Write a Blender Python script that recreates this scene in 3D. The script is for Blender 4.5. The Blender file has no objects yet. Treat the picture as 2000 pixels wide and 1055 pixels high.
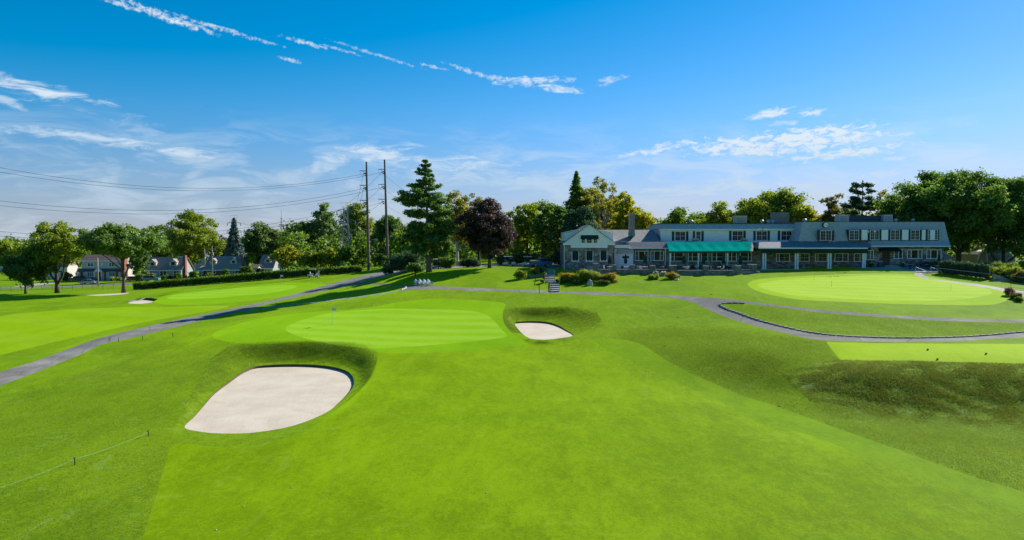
import bpy, math, random
import numpy as np
from mathutils import Vector, Matrix
from mathutils.geometry import delaunay_2d_cdt
random.seed(7); RNG = np.random.default_rng(7)
C = bpy.context.scene.collection
SC = bpy.context.scene

# ------------------------------------------------------------------ camera, sky, sun, exposure
CAM_Z = 11.0; FPX = 1351.0; PITCH = math.atan(52.5/FPX)
cd = bpy.data.cameras.new('camera'); cam = bpy.data.objects.new('camera', cd); C.objects.link(cam)
cam.location = (0, 0, CAM_Z); cam.rotation_euler = (math.pi/2-PITCH, 0, 0)
cd.sensor_width = 36; cd.lens = 36*FPX/2000; cd.clip_start = .5; cd.clip_end = 9000
SC.camera = cam
SUN_AZ, SUN_EL = math.radians(49), math.radians(31)
sd = bpy.data.lights.new('sun', 'SUN'); sun = bpy.data.objects.new('sun', sd); C.objects.link(sun)
sd.energy = 5.0; sd.angle = math.radians(.53); sd.color = (1, .94, .84)
sdir = Vector((math.sin(SUN_AZ)*math.cos(SUN_EL), math.cos(SUN_AZ)*math.cos(SUN_EL), math.sin(SUN_EL)))
sun.rotation_euler = sdir.to_track_quat('Z', 'Y').to_euler(); sun.location = (80, 60, 90)
SC.view_settings.view_transform = 'Standard'; SC.view_settings.look = 'None'
SC.view_settings.exposure = 0.8; SC.view_settings.gamma = 1
SC.view_settings.use_curve_mapping = False
SC.cycles.max_bounces = 6; SC.cycles.transparent_max_bounces = 8
SC.cycles.sample_clamp_indirect = 4.0

W = bpy.data.worlds.new('World'); SC.world = W; W.use_nodes = True

class NB:
    """tiny node builder: sockets or numbers in, sockets out"""
    def __init__(s, nt): s.nt = nt; s.n = nt.nodes; s.l = nt.links
    def put(s, sock, v):
        if hasattr(v, 'is_output'): s.l.new(v, sock)
        elif isinstance(v, (tuple, list)) and len(v) == 3 and sock.type == 'RGBA': sock.default_value = (*v, 1)
        else: sock.default_value = v
    def math(s, op, a, b=0.0, c=None, clamp=False):
        m = s.n.new('ShaderNodeMath'); m.operation = op; m.use_clamp = clamp
        s.put(m.inputs[0], a); s.put(m.inputs[1], b)
        if c is not None: s.put(m.inputs[2], c)
        return m.outputs[0]
    def mix(s, f, a, b, mode='MIX'):
        m = s.n.new('ShaderNodeMix'); m.data_type = 'RGBA'; m.blend_type = mode
        s.put(m.inputs[0], f); s.put(m.inputs[6], a); s.put(m.inputs[7], b)
        return m.outputs[2]
    def ramp(s, f, lo, hi, a=0.0, b=1.0):
        m = s.n.new('ShaderNodeMapRange'); m.interpolation_type = 'SMOOTHSTEP'
        s.put(m.inputs[0], f); s.put(m.inputs[1], lo); s.put(m.inputs[2], hi); s.put(m.inputs[3], a); s.put(m.inputs[4], b)
        return m.outputs[0]
    def noise(s, vec, scale, detail=3, rough=.55, dist=0.0):
        m = s.n.new('ShaderNodeTexNoise'); s.l.new(vec, m.inputs['Vector'])
        m.inputs['Scale'].default_value = scale; m.inputs['Detail'].default_value = detail
        m.inputs['Roughness'].default_value = rough; m.inputs['Distortion'].default_value = dist
        return m.outputs[0]
    def mapping(s, vec, scale=(1, 1, 1), rot=(0, 0, 0), loc=(0, 0, 0)):
        m = s.n.new('ShaderNodeMapping'); s.l.new(vec, m.inputs[0])
        m.inputs['Scale'].default_value = scale; m.inputs['Rotation'].default_value = rot; m.inputs['Location'].default_value = loc
        return m.outputs[0]
    def xyz(s, vec):
        m = s.n.new('ShaderNodeSeparateXYZ'); s.l.new(vec, m.inputs[0]); return m.outputs
    def comb(s, x, y, z):
        m = s.n.new('ShaderNodeCombineXYZ')
        for i, v in enumerate((x, y, z)): s.put(m.inputs[i], v)
        return m.outputs[0]
    def bump(s, h, strength=.5, dist=.05):
        m = s.n.new('ShaderNodeBump'); s.l.new(h, m.inputs['Height'])
        m.inputs['Strength'].default_value = strength; m.inputs['Distance'].default_value = dist
        return m.outputs[0]

def build_sky():  # clear afternoon with cirrus
    nb = NB(W.node_tree); n = nb.n
    for x in list(n): n.remove(x)
    out = n.new('ShaderNodeOutputWorld'); bg = n.new('ShaderNodeBackground')
    bg.inputs[1].default_value = .056
    sky = n.new('ShaderNodeTexSky'); sky.sky_type = 'NISHITA'; sky.sun_disc = False
    sky.sun_elevation = SUN_EL; sky.sun_rotation = SUN_AZ
    sky.altitude = 60; sky.air_density = 1.0; sky.dust_density = 0.1; sky.ozone_density = 3.0
    hs = n.new('ShaderNodeHueSaturation'); hs.inputs['Saturation'].default_value = 1.28; hs.inputs['Hue'].default_value = .487
    hs.inputs['Value'].default_value = 1.0
    nb.l.new(sky.outputs[0], hs.inputs['Color'])
    ch = n.new('ShaderNodeSeparateColor'); nb.l.new(hs.outputs[0], ch.inputs[0])      # clear dry air: deeper blue
    cc = n.new('ShaderNodeCombineColor')
    nb.put(cc.inputs[0], nb.math('MULTIPLY', nb.math('MAXIMUM', nb.math('SUBTRACT', ch.outputs[0], .95), 0.0), 1.3))
    nb.put(cc.inputs[1], ch.outputs[1]); nb.put(cc.inputs[2], nb.math('MULTIPLY', ch.outputs[2], 1.34))
    tc = n.new('ShaderNodeTexCoord'); d = nb.xyz(tc.outputs['Generated'])
    az = nb.math('ARCTAN2', d[0], d[1])                      # azimuth from north, radians
    el = nb.math('ARCSINE', d[2])
    vec = nb.comb(az, el, 0.0)
    # cirrus banks: (azimuth deg, elevation deg, half length, half width, tilt deg, strength, kind)
    def big(px, py):
        u, v = (px-1000)/FPX, (475-py)/FPX
        return math.atan(u), math.atan(v*math.cos(math.atan(u)))
    fine = nb.noise(nb.mapping(vec, (20, 74, 1), (0, 0, .12)), 1.0, 8, .66, .9)
    puff = nb.noise(nb.mapping(vec, (60, 150, 1), (0, 0, -.1)), 1.0, 7, .68, .5)
    dots = nb.noise(nb.mapping(vec, (120, 150, 1)), 1.0, 6, .66, .2)
    soft = nb.noise(nb.mapping(vec, (9, 34, 1), (0, 0, .06), (3.1, 1.7, 0)), 1.0, 7, .62, .7)
    total = None
    B = [ # px, py, half length px, half width px, tilt, strength, texture
        (90, 182, 135, 24, -9, .95, fine), (20, 200, 60, 12, -24, .6, fine), (170, 215, 50, 12, -12, .5, fine),
        (120, 265, 190, 14, -4, .8, fine), (330, 292, 150, 15, -7, .9, fine), (300, 268, 90, 30, -20, .35, fine), (385, 315, 70, 14, -3, .55, fine),
        (740, 300, 130, 24, 5, .9, fine), (860, 320, 200, 26, 0, .75, fine), (945, 345, 160, 20, -4, .55, fine), (640, 325, 55, 20, 12, .6, fine), (390, 335, 45, 14, 35, .45, fine), (225, 335, 20, 30, 0, .3, fine),
        (250, 16, 80, 10, -10, .8, dots), (330, 38, 130, 16, -13, 1.0, dots), (440, 62, 150, 9, -11, .75, dots), (600, 88, 60, 9, -10, .8, dots), (670, 102, 60, 6, -12, .6, dots),
        (575, 122, 36, 8, -9, .8, dots), (740, 112, 120, 6, -14, .5, dots), (850, 135, 40, 6, -10, .7, dots), (915, 142, 70, 9, -17, .6, dots),
        (1040, 162, 95, 11, 2, .95, puff), (1085, 175, 75, 9, -9, .9, puff), (970, 155, 70, 9, -8, .7, dots), (1190, 160, 40, 9, 12, .6, puff),
        (1500, 224, 60, 12, 7, 1.1, puff), (1578, 221, 40, 10, 6, 1.05, puff), (1525, 243, 45, 7, 0, .6, puff),
        (1440, 286, 130, 22, 3, 1.3, puff), (1560, 277, 185, 30, 4, 1.5, puff), (1500, 292, 150, 16, 3, 1.2, puff), (1660, 270, 90, 18, 7, 1.2, puff), (1260, 299, 75, 9, 5, 1.0, puff), (1320, 284, 75, 10, 9, 1.0, puff), (1655, 300, 150, 13, 4, 1.3, puff), (1740, 312, 40, 6, 0, .8, puff),
        (1625, 246, 30, 6, 4, .7, puff), (1755, 266, 40, 6, 6, .6, puff),
        (1380, 368, 200, 16, 3, .85, fine), (1640, 368, 170, 20, 3, .9, fine), (1720, 342, 70, 10, 6, .8, puff), (1290, 395, 130, 10, 0, .7, fine),
    ]
    for px, py, L, Wd, tilt, st, tex in B:
        a0, e0 = big(px, py); t = math.radians(tilt)
        if tex is dots: Wd *= .75
        else: L *= 1.15; Wd *= 1.25
        sx = FPX/L/ (1+((px-1000)/FPX)**2)**-.5; sy = FPX/Wd/(1+((px-1000)/FPX)**2)**-.5
        x = nb.math('SUBTRACT', az, a0); y = nb.math('SUBTRACT', el, e0)
        u = nb.math('MULTIPLY_ADD', x, math.cos(t)*sx, nb.math('MULTIPLY', y, math.sin(t)*sx))
        v = nb.math('MULTIPLY_ADD', x, -math.sin(t)*sy, nb.math('MULTIPLY', y, math.cos(t)*sy))
        r2 = nb.math('MULTIPLY_ADD', u, u, nb.math('MULTIPLY', v, v))
        m = nb.math('SUBTRACT', 1.0, r2, clamp=True)          # soft ellipse
        k = nb.math('MULTIPLY_ADD', nb.math('SUBTRACT', tex, .5), 3.0, nb.math('MULTIPLY', m, .95))
        k = nb.math('MULTIPLY', nb.ramp(k, .40, 1.3 if tex is puff else 1.3), st*.97, clamp=True)
        k = nb.math('MULTIPLY', k, nb.math('MULTIPLY', m, 3.0, clamp=True))
        total = k if total is None else nb.math('MAXIMUM', total, k)
    # thin high veil, thicker towards the horizon, all the way round the sky
    veil = nb.math('MULTIPLY', nb.ramp(soft, .43, .66), nb.ramp(el, .19, .07))
    total = nb.math('MAXIMUM', total, nb.math('MULTIPLY', veil, .56))
    cold = nb.mix(nb.ramp(el, .0, .20), (.70, .70, .74), (1, 1, 1)); clear = nb.mix(1.0, cc.outputs[0], cold, 'MULTIPLY')
    clear = nb.mix(nb.ramp(el, .15, .0, 0, .38), clear, (3.6, 5.6, 7.8))        # blue air towards the horizon
    cloud = nb.mix(nb.ramp(el, .04, .16), (5.8, 7.1, 8.3), (7.6, 8.7, 9.6))
    col = nb.mix(total, clear, cloud)
    nb.l.new(col, bg.inputs[0]); nb.l.new(bg.outputs[0], out.inputs[0])
build_sky()

# ------------------------------------------------------------------ scene bookkeeping
def tag(o, label=None, cat=None, group=None, kind=None):
    if label: o['label'] = label
    if cat: o['category'] = cat
    if group: o['group'] = group
    if kind: o['kind'] = kind
    return o
def thing(name, label, cat, loc=(0, 0, 0), rz=0.0, group=None):
    o = bpy.data.objects.new(name, None); C.objects.link(o); o.empty_display_size = .3
    o.location = loc; o.rotation_euler = (0, 0, rz)
    return tag(o, label, cat, group)
def add_mesh(name, verts, faces, m, parent=None, smooth=False, mats=None, fm=None):
    me = bpy.data.meshes.new(name); me.from_pydata([tuple(v) for v in verts], [], [tuple(f) for f in faces])
    for q in (mats or [m]): me.materials.append(q)
    if fm is not None: me.polygons.foreach_set('material_index', fm)
    if smooth: me.polygons.foreach_set('use_smooth', [True]*len(me.polygons))
    me.update(); o = bpy.data.objects.new(name, me); C.objects.link(o)
    if parent: o.parent = parent
    return o
def np_mesh(name, V, F, m, parent=None, smooth=False, attr=None):
    """V (n,3) array, F (k,3 or 4) array; attr: per-vertex float layer 'tint'"""
    V = np.ascontiguousarray(V, dtype=np.float32); F = np.ascontiguousarray(F, dtype=np.int32)
    me = bpy.data.meshes.new(name); k = F.shape[1]
    me.vertices.add(len(V)); me.vertices.foreach_set('co', V.ravel())
    me.loops.add(F.size); me.loops.foreach_set('vertex_index', F.ravel())
    me.polygons.add(len(F)); me.polygons.foreach_set('loop_start', np.arange(0, F.size, k, dtype=np.int32))
    if smooth: me.polygons.foreach_set('use_smooth', np.ones(len(F), dtype=bool))
    if attr is not None:
        a = me.attributes.new('tint', 'FLOAT', 'POINT'); a.data.foreach_set('value', np.ascontiguousarray(attr, dtype=np.float32))
    me.materials.append(m); me.update(calc_edges=True); me.validate()
    o = bpy.data.objects.new(name, me); C.objects.link(o)
    if parent: o.parent = parent
    return o
class MB:
    def __init__(s): s.v = []; s.f = []; s.t = None
    def add(s, vs, fs):
        b = len(s.v); s.v += [tuple(p) for p in vs]; s.f += [tuple(b+i for i in f) for f in fs]; return s
    def box(s, x0, x1, y0, y1, z0, z1):
        return s.add([(x0,y0,z0),(x1,y0,z0),(x1,y1,z0),(x0,y1,z0),(x0,y0,z1),(x1,y0,z1),(x1,y1,z1),(x0,y1,z1)],
            [(0,3,2,1),(4,5,6,7),(0,1,5,4),(1,2,6,5),(2,3,7,6),(3,0,4,7)])
    def prism(s, poly, y0, y1):                      # polygon in (x, z), extruded along y
        n = len(poly)
        vs = [(x, y0, z) for x, z in poly]+[(x, y1, z) for x, z in poly]
        return s.add(vs, [tuple(range(n)), tuple(range(2*n-1, n-1, -1))]+[(i, (i+1) % n+0, (i+1) % n+n, i+n)[::-1] for i in range(n)])
    def slab(s, quad, t):                            # quad of 3D points with thickness t along its normal (downwards)
        a, b, c, d = [Vector(p) for p in quad]; nrm = (b-a).cross(d-a).normalized()*t
        vs = [a, b, c, d]+[p-nrm for p in (a, b, c, d)]
        return s.add(vs, [(0,1,2,3),(7,6,5,4),(0,4,5,1),(1,5,6,2),(2,6,7,3),(3,7,4,0)])
    def tube(s, p0, p1, r0, r1=None, n=8, caps=True):
        r1 = r0 if r1 is None else r1
        p0, p1 = Vector(p0), Vector(p1); d = (p1-p0).normalized()
        a = d.orthogonal().normalized(); b = d.cross(a)
        vs = []
        for p, r in ((p0, r0), (p1, r1)):
            for i in range(n):
                t = 2*math.pi*i/n; vs.append(p+a*math.cos(t)*r+b*math.sin(t)*r)
        fs = [(i, (i+1) % n, n+(i+1) % n, n+i) for i in range(n)]
        if caps: fs += [tuple(range(n-1, -1, -1)), tuple(range(n, 2*n))]
        return s.add(vs, fs)
    def path(s, pts, rs, n=6):
        pts = [Vector(p) for p in pts]; b0 = len(s.v); m = len(pts); ref = None
        for i, p in enumerate(pts):
            d = (pts[min(i+1, m-1)]-pts[max(i-1, 0)]).normalized()
            if ref is None: ref = d.orthogonal().normalized()
            ref = (ref-d*ref.dot(d)).normalized(); q = d.cross(ref); r = rs[i] if hasattr(rs, '__len__') else rs
            for k in range(n):
                t = 2*math.pi*k/n; s.v.append(tuple(p+ref*math.cos(t)*r+q*math.sin(t)*r))
        for i in range(m-1):
            for k in range(n): s.f.append((b0+i*n+k, b0+i*n+(k+1) % n, b0+(i+1)*n+(k+1) % n, b0+(i+1)*n+k))
        s.f.append(tuple(b0+k for k in range(n-1, -1, -1))); s.f.append(tuple(b0+(m-1)*n+k for k in range(n)))
        return s
    def lathe(s, cx, cy, prof, n=14):                # prof: (radius, z) from bottom to top
        b = len(s.v)
        for r, z in prof:
            for k in range(n):
                t = 2*math.pi*k/n; s.v.append((cx+r*math.cos(t), cy+r*math.sin(t), z))
        for i in range(len(prof)-1):
            for k in range(n): s.f.append((b+i*n+k, b+i*n+(k+1) % n, b+(i+1)*n+(k+1) % n, b+(i+1)*n+k))
        s.f.append(tuple(b+k for k in range(n-1, -1, -1))); s.f.append(tuple(b+(len(prof)-1)*n+k for k in range(n)))
        return s
    def build(s, name, m, parent=None, smooth=False): return add_mesh(name, s.v, s.f, m, parent, smooth)
def copy_tree(o, parent=None):
    c = o.copy(); C.objects.link(c)
    if parent: c.parent = parent
    for ch in o.children: copy_tree(ch, c)
    return c

# ------------------------------------------------------------------ survey: photo sight lines to points of the site
_cf, _sf = math.cos(PITCH), math.sin(PITCH)
def ray(px, py):
    u, v = (px-1000)/FPX, (527.5-py)/FPX
    dy = _cf+v*_sf; dz = -_sf+v*_cf
    return u/dy, dz/dy
def P(px, py, Y):                                    # where that sight line meets the upright plane at distance Y
    a, b = ray(px, py); return Vector((a*Y, Y, CAM_Z+b*Y))
def XZ(px, py, Y): p = P(px, py, Y); return p.x, p.z
# ------------------------------------------------------------------ terrain
SPOT = [ # surveyed ground spots: sight line and distance
 (1000,1055,32),(280,1055,32),(1990,1055,31.5),(640,1055,32),(1500,1055,31.8),(1000,900,43),(500,930,41),(1400,900,43),(1000,800,54.5),(1350,800,54),
 (1000,740,64),(1180,740,64),(850,740,64),(1000,700,71.5),(1150,690,73.5),(860,700,71),
 (0,1055,32),(100,900,43.5),(0,900,44),(300,860,47.3),(200,760,61),(100,800,56),(0,800,57),
 (330,690,80),(250,720,71),(350,660,86),(735,681,76),(420,655,82),(500,672,77.6),(600,668,78),(680,676,76.8),(557,640,86),(735,705,70.8),(800,640,86),(649,634,88),
 (900,668,78.5),(990,660,80),(750,603,96),(850,583,100.5),(989,594,97.5),(640,608,96),(900,610,94),(720,598,99),
 (0,740,66),(76,714,71),(182,677,80),(266,650,89),(361,630,99),(456,606,110),(532,588,118),(608,570,127),(703,545,145),(741,532,160),
 (756,556,123),(815,560,110),(900,563.5,107.5),(1000,567,106.5),(1090,571,105),(1240,576,101),(1380,588,93),(1520,598,86),(1720,616.5,80),(2000,627,77),
 (1420,607,87),(1500,634,79),(1600,658,72),(1760,664,69.5),(2000,654,71),(1600,630,78.5),(1800,641,75.5),
 (640,585,112),(720,575,113),(560,600,107),(480,625,97),(800,572,106),
 (1090,599,96),(983,612,92),(1174,625,87),(1250,650,80),(1230,610,90),(1350,640,80.5),(1400,620,84.5),(1300,600,92.5),(1500,690,66.5),(1300,720,66.3),(1300,765,60),(1400,740,63.4),(1500,800,56),(1400,690,68.6),(1560,700,66),(1500,740,62.8),(1500,775,59.6),(1400,785,57.2),(1200,720,67),
 (1640,704,62.5),(1800,690,63.5),(2000,675,65.5),(1620,668,69),(1700,712,60.2),(1850,712,60),(2000,714,59.5),
 (1600,790,55.4),(1560,740,61),(1680,713,59.9),(1680,731,58.3),(1680,770,56.2),(1680,810,54.2),(1680,824,52.9),(1760,713,59.9),(1760,731,58.3),(1760,770,56.2),(1760,810,54.2),(1760,824,52.9),(1840,713,59.9),(1840,731,58.3),(1840,770,56.2),(1840,810,54.2),(1840,824,52.9),(1920,713,59.9),(1920,731,58.3),(1920,770,56.2),(1920,810,54.2),(1920,824,52.9),(2000,713,59.9),(2000,731,58.3),(2000,770,56.2),(2000,810,54.2),(2000,824,52.9),
 (1900,950,38.7),(1700,880,44),(1850,850,48.5),(2000,900,43),
 (1480,570,94),(1680,588,91.5),(1880,592,91),(1972,586,93),(1700,560,103),(1700,535,117),(1560,540,113),(1860,546,112),(1960,564,103),(2000,575,97),(1990,600,89),(1480,548,110),
 (1300,540,116.5),(1150,538,117),(1240,556,109),(1400,560,107),(1060,540,117),(1040,560,109),(1480,538,117),(1600,528,122),(1740,526,122.5),(1740,520.5,127.4),(1700,521,127),(1800,520.5,127.4),(1785,526,122.5),(1840,522,126),(1640,531,119.5),(1560,530.5,121),(1900,555,110),(2000,590,93),
 (960,540,119),(900,545,117),(870,530,128),(955,522,131),(838,529,128),(780,533,133),(1060,530,122),(1010,524,130),(900,523,135),(825,557,113.5),(1060,565,107.5),
 (930,517,150),(1040,517,145),(720,528,165),(622,544,152),(570,565,137),(480,572,133),(380,575,134),(320,588,126),(304,590,124.5),(450,594,119),(560,557,145),(660,552,146),
 (262,566.5,165),(380,557,165),(494,548,163),(608,539,162),(705,531,163),
 (100,690,83),(0,680,84),(0,622,104),(150,640,97),(120,605,112),(250,600,117),(0,590,130),(110,573,152),(250,573,150),(0,574,152),(400,600,115),(300,620,105),
 (100,562,184),(0,566,180),(240,557,186),(200,548,216),(320,545,216),(430,540,216),(520,530,216),
]
W_EXTRA = [(x, y, z) for x, y, z in [
 (-60,-30,-2.8),(0,-30,-2.9),(60,-30,-2.9),(-30,8,-2.8),(30,8,-2.8),(0,12,-2.8),(-90,20,-2.6),(90,20,-2.4),(-120,70,-2.2),(-150,120,-1.2),(120,70,1.4),(150,110,3.0),(110,95,2.6),(90,60,.8),
 (60,35,-2.6),(80,45,-2.0),(-50,40,-2.5),(-80,60,-2.2),(95,125,4.2),(120,150,4.0),(5,150,6.4),(40,150,6.2),(80,150,5.2),(0,190,6.2),(60,190,5.6),(-30,190,5.2),(-60,200,3.4),(-90,230,1.0),
 (-180,260,-.8),(-100,270,.2),(0,260,5.0),(100,260,4.0),(180,200,2.6),(-240,180,-1.0),(10,128,6.2),(30,130,6.2),(50,130,6.3),(75,130,6.75),(10,140,6.3),(75,140,6.2)]]
def _spots():
    pts = []
    for px, py, Y in SPOT: pts.append(tuple(P(px, py, Y)))
    pts += W_EXTRA
    for a in range(0, 360, 12):
        for R in (420,):
            pts.append((R*math.sin(math.radians(a)), R*math.cos(math.radians(a)), -.5))
    return np.array(pts)
SP = _spots()
def _phi(r2): return np.sqrt(r2+9.0)                 # multiquadric kernel, smooth over ~3 m
_n = len(SP); _d2 = ((SP[:, None, :2]-SP[None, :, :2])**2).sum(-1)
_A = np.zeros((_n+1, _n+1)); _A[:_n, :_n] = _phi(_d2)-np.eye(_n)*.8; _A[:_n, _n] = 1; _A[_n, :_n] = 1
_w = np.linalg.solve(_A, np.append(SP[:, 2], 0))
def base_h(x, y):
    x = np.atleast_1d(np.asarray(x, float)); y = np.atleast_1d(np.asarray(y, float)); o = np.empty(len(x))
    for i in range(0, len(x), 20000):
        a, b = x[i:i+20000], y[i:i+20000]
        o[i:i+20000] = _phi((a[:, None]-SP[None, :, 0])**2+(b[:, None]-SP[None, :, 1])**2)@_w[:_n]+_w[_n]
    r = np.hypot(x, y); t = np.clip((r-260)/140, 0, 1); t = t*t*(3-2*t)
    return o*(1-t)-.5*t
def smooth_closed(px, step=7.0, closed=True):
    """Catmull-Rom through survey points, resampled"""
    p = np.array(px, float); n = len(p); out = []
    for i in range(n if closed else n-1):
        if closed: a, b, c, d = p[i-1], p[i], p[(i+1) % n], p[(i+2) % n]
        else: a, b, c, d = p[max(i-1, 0)], p[i], p[i+1], p[min(i+2, n-1)]
        k = max(2, int(np.hypot(*(c-b))/step))
        for t in np.arange(k)/k:
            out.append(.5*((2*b)+(c-a)*t+(2*a-5*b+4*c-d)*t*t+(3*b-a-3*c+d)*t**3))
    if not closed: out.append(p[-1])
    return np.array(out)
def on_plane(pp, z0, y0, k):                         # sight lines onto the plane z = z0 + k (y - y0)
    out = []
    for px, py in pp:
        a, b = ray(px, py); Y = (CAM_Z-z0+k*y0)/(k-b) if abs(k-b) > 1e-9 else 100
        out.append((a*Y, Y))
    return np.array(out)
def on_ground(pp, hf, y0=24.0, y1=330.0):            # sight lines onto the ground: first hit going outwards
    pp = np.asarray(pp, float); Ys = np.concatenate([np.arange(y0, 170, .6), np.arange(170, y1, 2.5)])
    out = np.zeros((len(pp), 2))
    a = np.array([ray(*q) for q in pp])
    X = a[:, :1]*Ys[None]; Z = CAM_Z+a[:, 1:]*Ys[None]; Yg = np.broadcast_to(Ys, X.shape)
    H = hf(X.ravel(), Yg.ravel()).reshape(X.shape); below = Z < H
    for i in range(len(pp)):
        k = int(np.argmax(below[i])) if below[i].any() else len(Ys)-1
        k = max(k, 1); f0 = Z[i, k-1]-H[i, k-1]; f1 = Z[i, k]-H[i, k]; t = f0/(f0-f1) if f0 != f1 else 1
        Y = Ys[k-1]+(Ys[k]-Ys[k-1])*min(max(t, 0), 1); out[i] = (a[i, 0]*Y, Y)
    return out
def inside(poly, x, y):
    c = np.zeros(len(x), bool); px, py = poly[:, 0], poly[:, 1]; qx, qy = np.roll(px, 1), np.roll(py, 1)
    bb = (x >= px.min()) & (x <= px.max()) & (y >= py.min()) & (y <= py.max()); idx = np.nonzero(bb)[0]
    xs, ys = x[idx], y[idx]; r = np.zeros(len(idx), bool)
    for i in range(len(px)):
        if py[i] == qy[i]: continue
        r ^= ((py[i] > ys) != (qy[i] > ys)) & (xs < (qx[i]-px[i])*(ys-py[i])/(qy[i]-py[i])+px[i])
    c[idx] = r; return c
def dist(poly, x, y):
    a = poly; b = np.roll(poly, -1, 0); d = np.full(len(x), 1e9)
    for i in range(len(a)):
        ex, ey = b[i]-a[i]; L = ex*ex+ey*ey+1e-12
        t = np.clip(((x-a[i, 0])*ex+(y-a[i, 1])*ey)/L, 0, 1)
        d = np.minimum(d, (x-a[i, 0]-t*ex)**2+(y-a[i, 1]-t*ey)**2)
    return np.sqrt(d)
# bunkers: sand outline, outer rim of the grass faces, sand plane (z at y0, slope), lip low/high
S1 = [(360,836),(380,815),(395,798),(418,772),(448,749),(479,728),(509,719.6),(570,716.6),(627,718.5),(665,725),(684,734),(691,747),(688,762),(665,787),(634,810),(570,834),(494,846.5),(429,848),(387,844)]
R1 = [(338,852),(345,828),(362,798),(382,765),(402,725),(425,692),(455,676),(520,669),(600,666),(670,669),(712,678),(738,700),(740,722),(722,757),(688,796),(640,832),(568,862),(490,880),(420,880),(365,870)]
S2 = [(1004.5,635),(1015,632),(1039,631),(1069,632.6),(1090,638.6),(1108,648.5),(1120,656.6),(1102,660.5),(1072,663.8),(1051,664),(1033,661.4),(1018,651.5)]
R2 = [(983,614),(1000,604),(1039,600.5),(1090,600),(1135,605),(1166,615),(1174,629),(1158,645),(1132,660),(1090,670),(1050,672),(1022,667),(1002,654),(988,636)]
S3 = [(250,593),(262,589),(285,586.5),(301,587.5),(296,591),(275,594)]
R3 = [(243,595),(255,588),(285,583.5),(309,584.5),(306,590),(280,597)]
S4 = [(168,576.5),(200,574.5),(235,572.3),(253,572.3),(240,574.8),(200,577.5)]
BUNK = []
def _bunker(S, R, z0, y0, k, lip0, lip1, on=None):
    s = on_plane(smooth_closed(S, 6), z0, y0, k) if on is None else on
    r = on_ground(smooth_closed(R, 9), base_h)
    BUNK.append(dict(s=s, r=r, z0=z0, y0=y0, k=k, l0=lip0, l1=lip1, ya=s[:, 1].min(), yb=s[:, 1].max()))
_bunker(S1, R1, -3.0, 50.4, .024, .05, .28)
_bunker(S2, R2, .05, 78.7, .019, .04, .25)
_p3 = on_ground([(275,590)], base_h)[0]; _z3 = float(base_h(_p3[0], _p3[1])[0])
_bunker(S3, R3, _z3-.3, _p3[1], .01, .04, .08)
def sand_h(b, x, y): return b['z0']+b['k']*(y-b['y0'])
def height(x, y, carve=True):
    x = np.atleast_1d(np.asarray(x, float)); y = np.atleast_1d(np.asarray(y, float)); h = base_h(x, y)
    h = h+.05*np.sin(x*.31+1.3*np.sin(y*.17))*np.sin(y*.27+.8*np.sin(x*.21))+.025*np.sin(x*.83+y*.31)*np.sin(y*.71-x*.2)
    if carve:
        for b in BUNK:
            r = b['r']; bb = (x > r[:, 0].min()-1) & (x < r[:, 0].max()+1) & (y > r[:, 1].min()-1) & (y < r[:, 1].max()+1)
            i = np.nonzero(bb)[0]
            if not len(i): continue
            ins = inside(r, x[i], y[i]) | inside(b['s'], x[i], y[i]); i = i[ins]
            if not len(i): continue
            xi, yi = x[i], y[i]; ds = dist(b['s'], xi, yi); ds[inside(b['s'], xi, yi)] = 0; dr = dist(r, xi, yi)
            t = ds/(ds+dr+1e-6); t = t*.3+.7*t*t*(3-2*t)
            f = np.clip((yi-b['ya'])/(b['yb']-b['ya']), 0, 1); lip = sand_h(b, xi, yi)+b['l0']+(b['l1']-b['l0'])*f
            h[i] = np.where(ds == 0, lip, lip+(h[i]-lip)*t)
    return h
def hz(x, y): return float(height(x, y)[0])
def G(px, py):                                       # ground point under a sight line
    q = on_ground([(px, py)], height)[0]; return Vector((q[0], q[1], hz(q[0], q[1])))
def drop(px, Y):                                     # ground point on a bearing at distance Y
    x = (px-1000)/FPX*Y; return Vector((x, Y, hz(x, Y)))

# regions of the course, as surveyed outlines
REG = {}
def region(name, pts, closed_smooth=True, step=7):
    pp = smooth_closed(pts, step) if closed_smooth else np.array(pts, float)
    REG[name] = on_ground(pp, height)
PATH_L = [(-90,765),(0,727),(76,703),(182,664),(266,642.5),(361,621.6),(456,602),(532,585.5),(608,565),(665,549),(703,540),(741,531),(752,529.5)]
PATH_R = [(756,531),(735,538.5),(705,549.5),(742,553),(772,557),(810,557.7),(860,559.3),(940,563.2),(1000,565.3),(1090,568.4),(1200,571.5),(1320,578),(1380,581),(1440,586),(1520,596),(1600,605),(1720,614),(1840,621),(2000,623.5),(2100,624)]
ISL_TOP = [(2100,631),(2000,630),(1840,626.5),(1720,619),(1600,610),(1520,600),(1456,593),(1420,592.5),(1408,594)]
ISL_BOT = [(1406,597),(1440,611),(1500,631),(1600,652.5),(1720,660),(1840,660),(1920,656),(2000,649),(2100,641)]
OUT = [(2100,651),(2000,659),(1940,662),(1880,666),(1760,668),(1640,666),(1592,663),(1540,652),(1480,638),(1420,620),(1368,598),(1332,585),(1280,580),(1200,577),(1090,573),(940,568.4),(850,565.4),(787,567.5)]
ISL2 = [(793,562),(789,560),(765,557.7),(735,556),(702,554.7),(665,561),(608,574),(532,591),(456,611),(342,639),(266,657.7),(198,673),(163,690),(76,725),(0,754),(-90,793)]
region('cart_path', np.concatenate([smooth_closed(x, 8, False) for x in (PATH_L, PATH_R, ISL_TOP, ISL_BOT, OUT, ISL2)]), False)
region('swale', np.concatenate([smooth_closed(x, 8, False) for x in ([(790,565.6),(727,575.8),(642,586.2),(560,595.5),(500,603),(456,608)], [(456,610.2),(500,605.2),(560,597.3),(642,588),(727,577.4),(790,567.2)])]), False)
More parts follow.
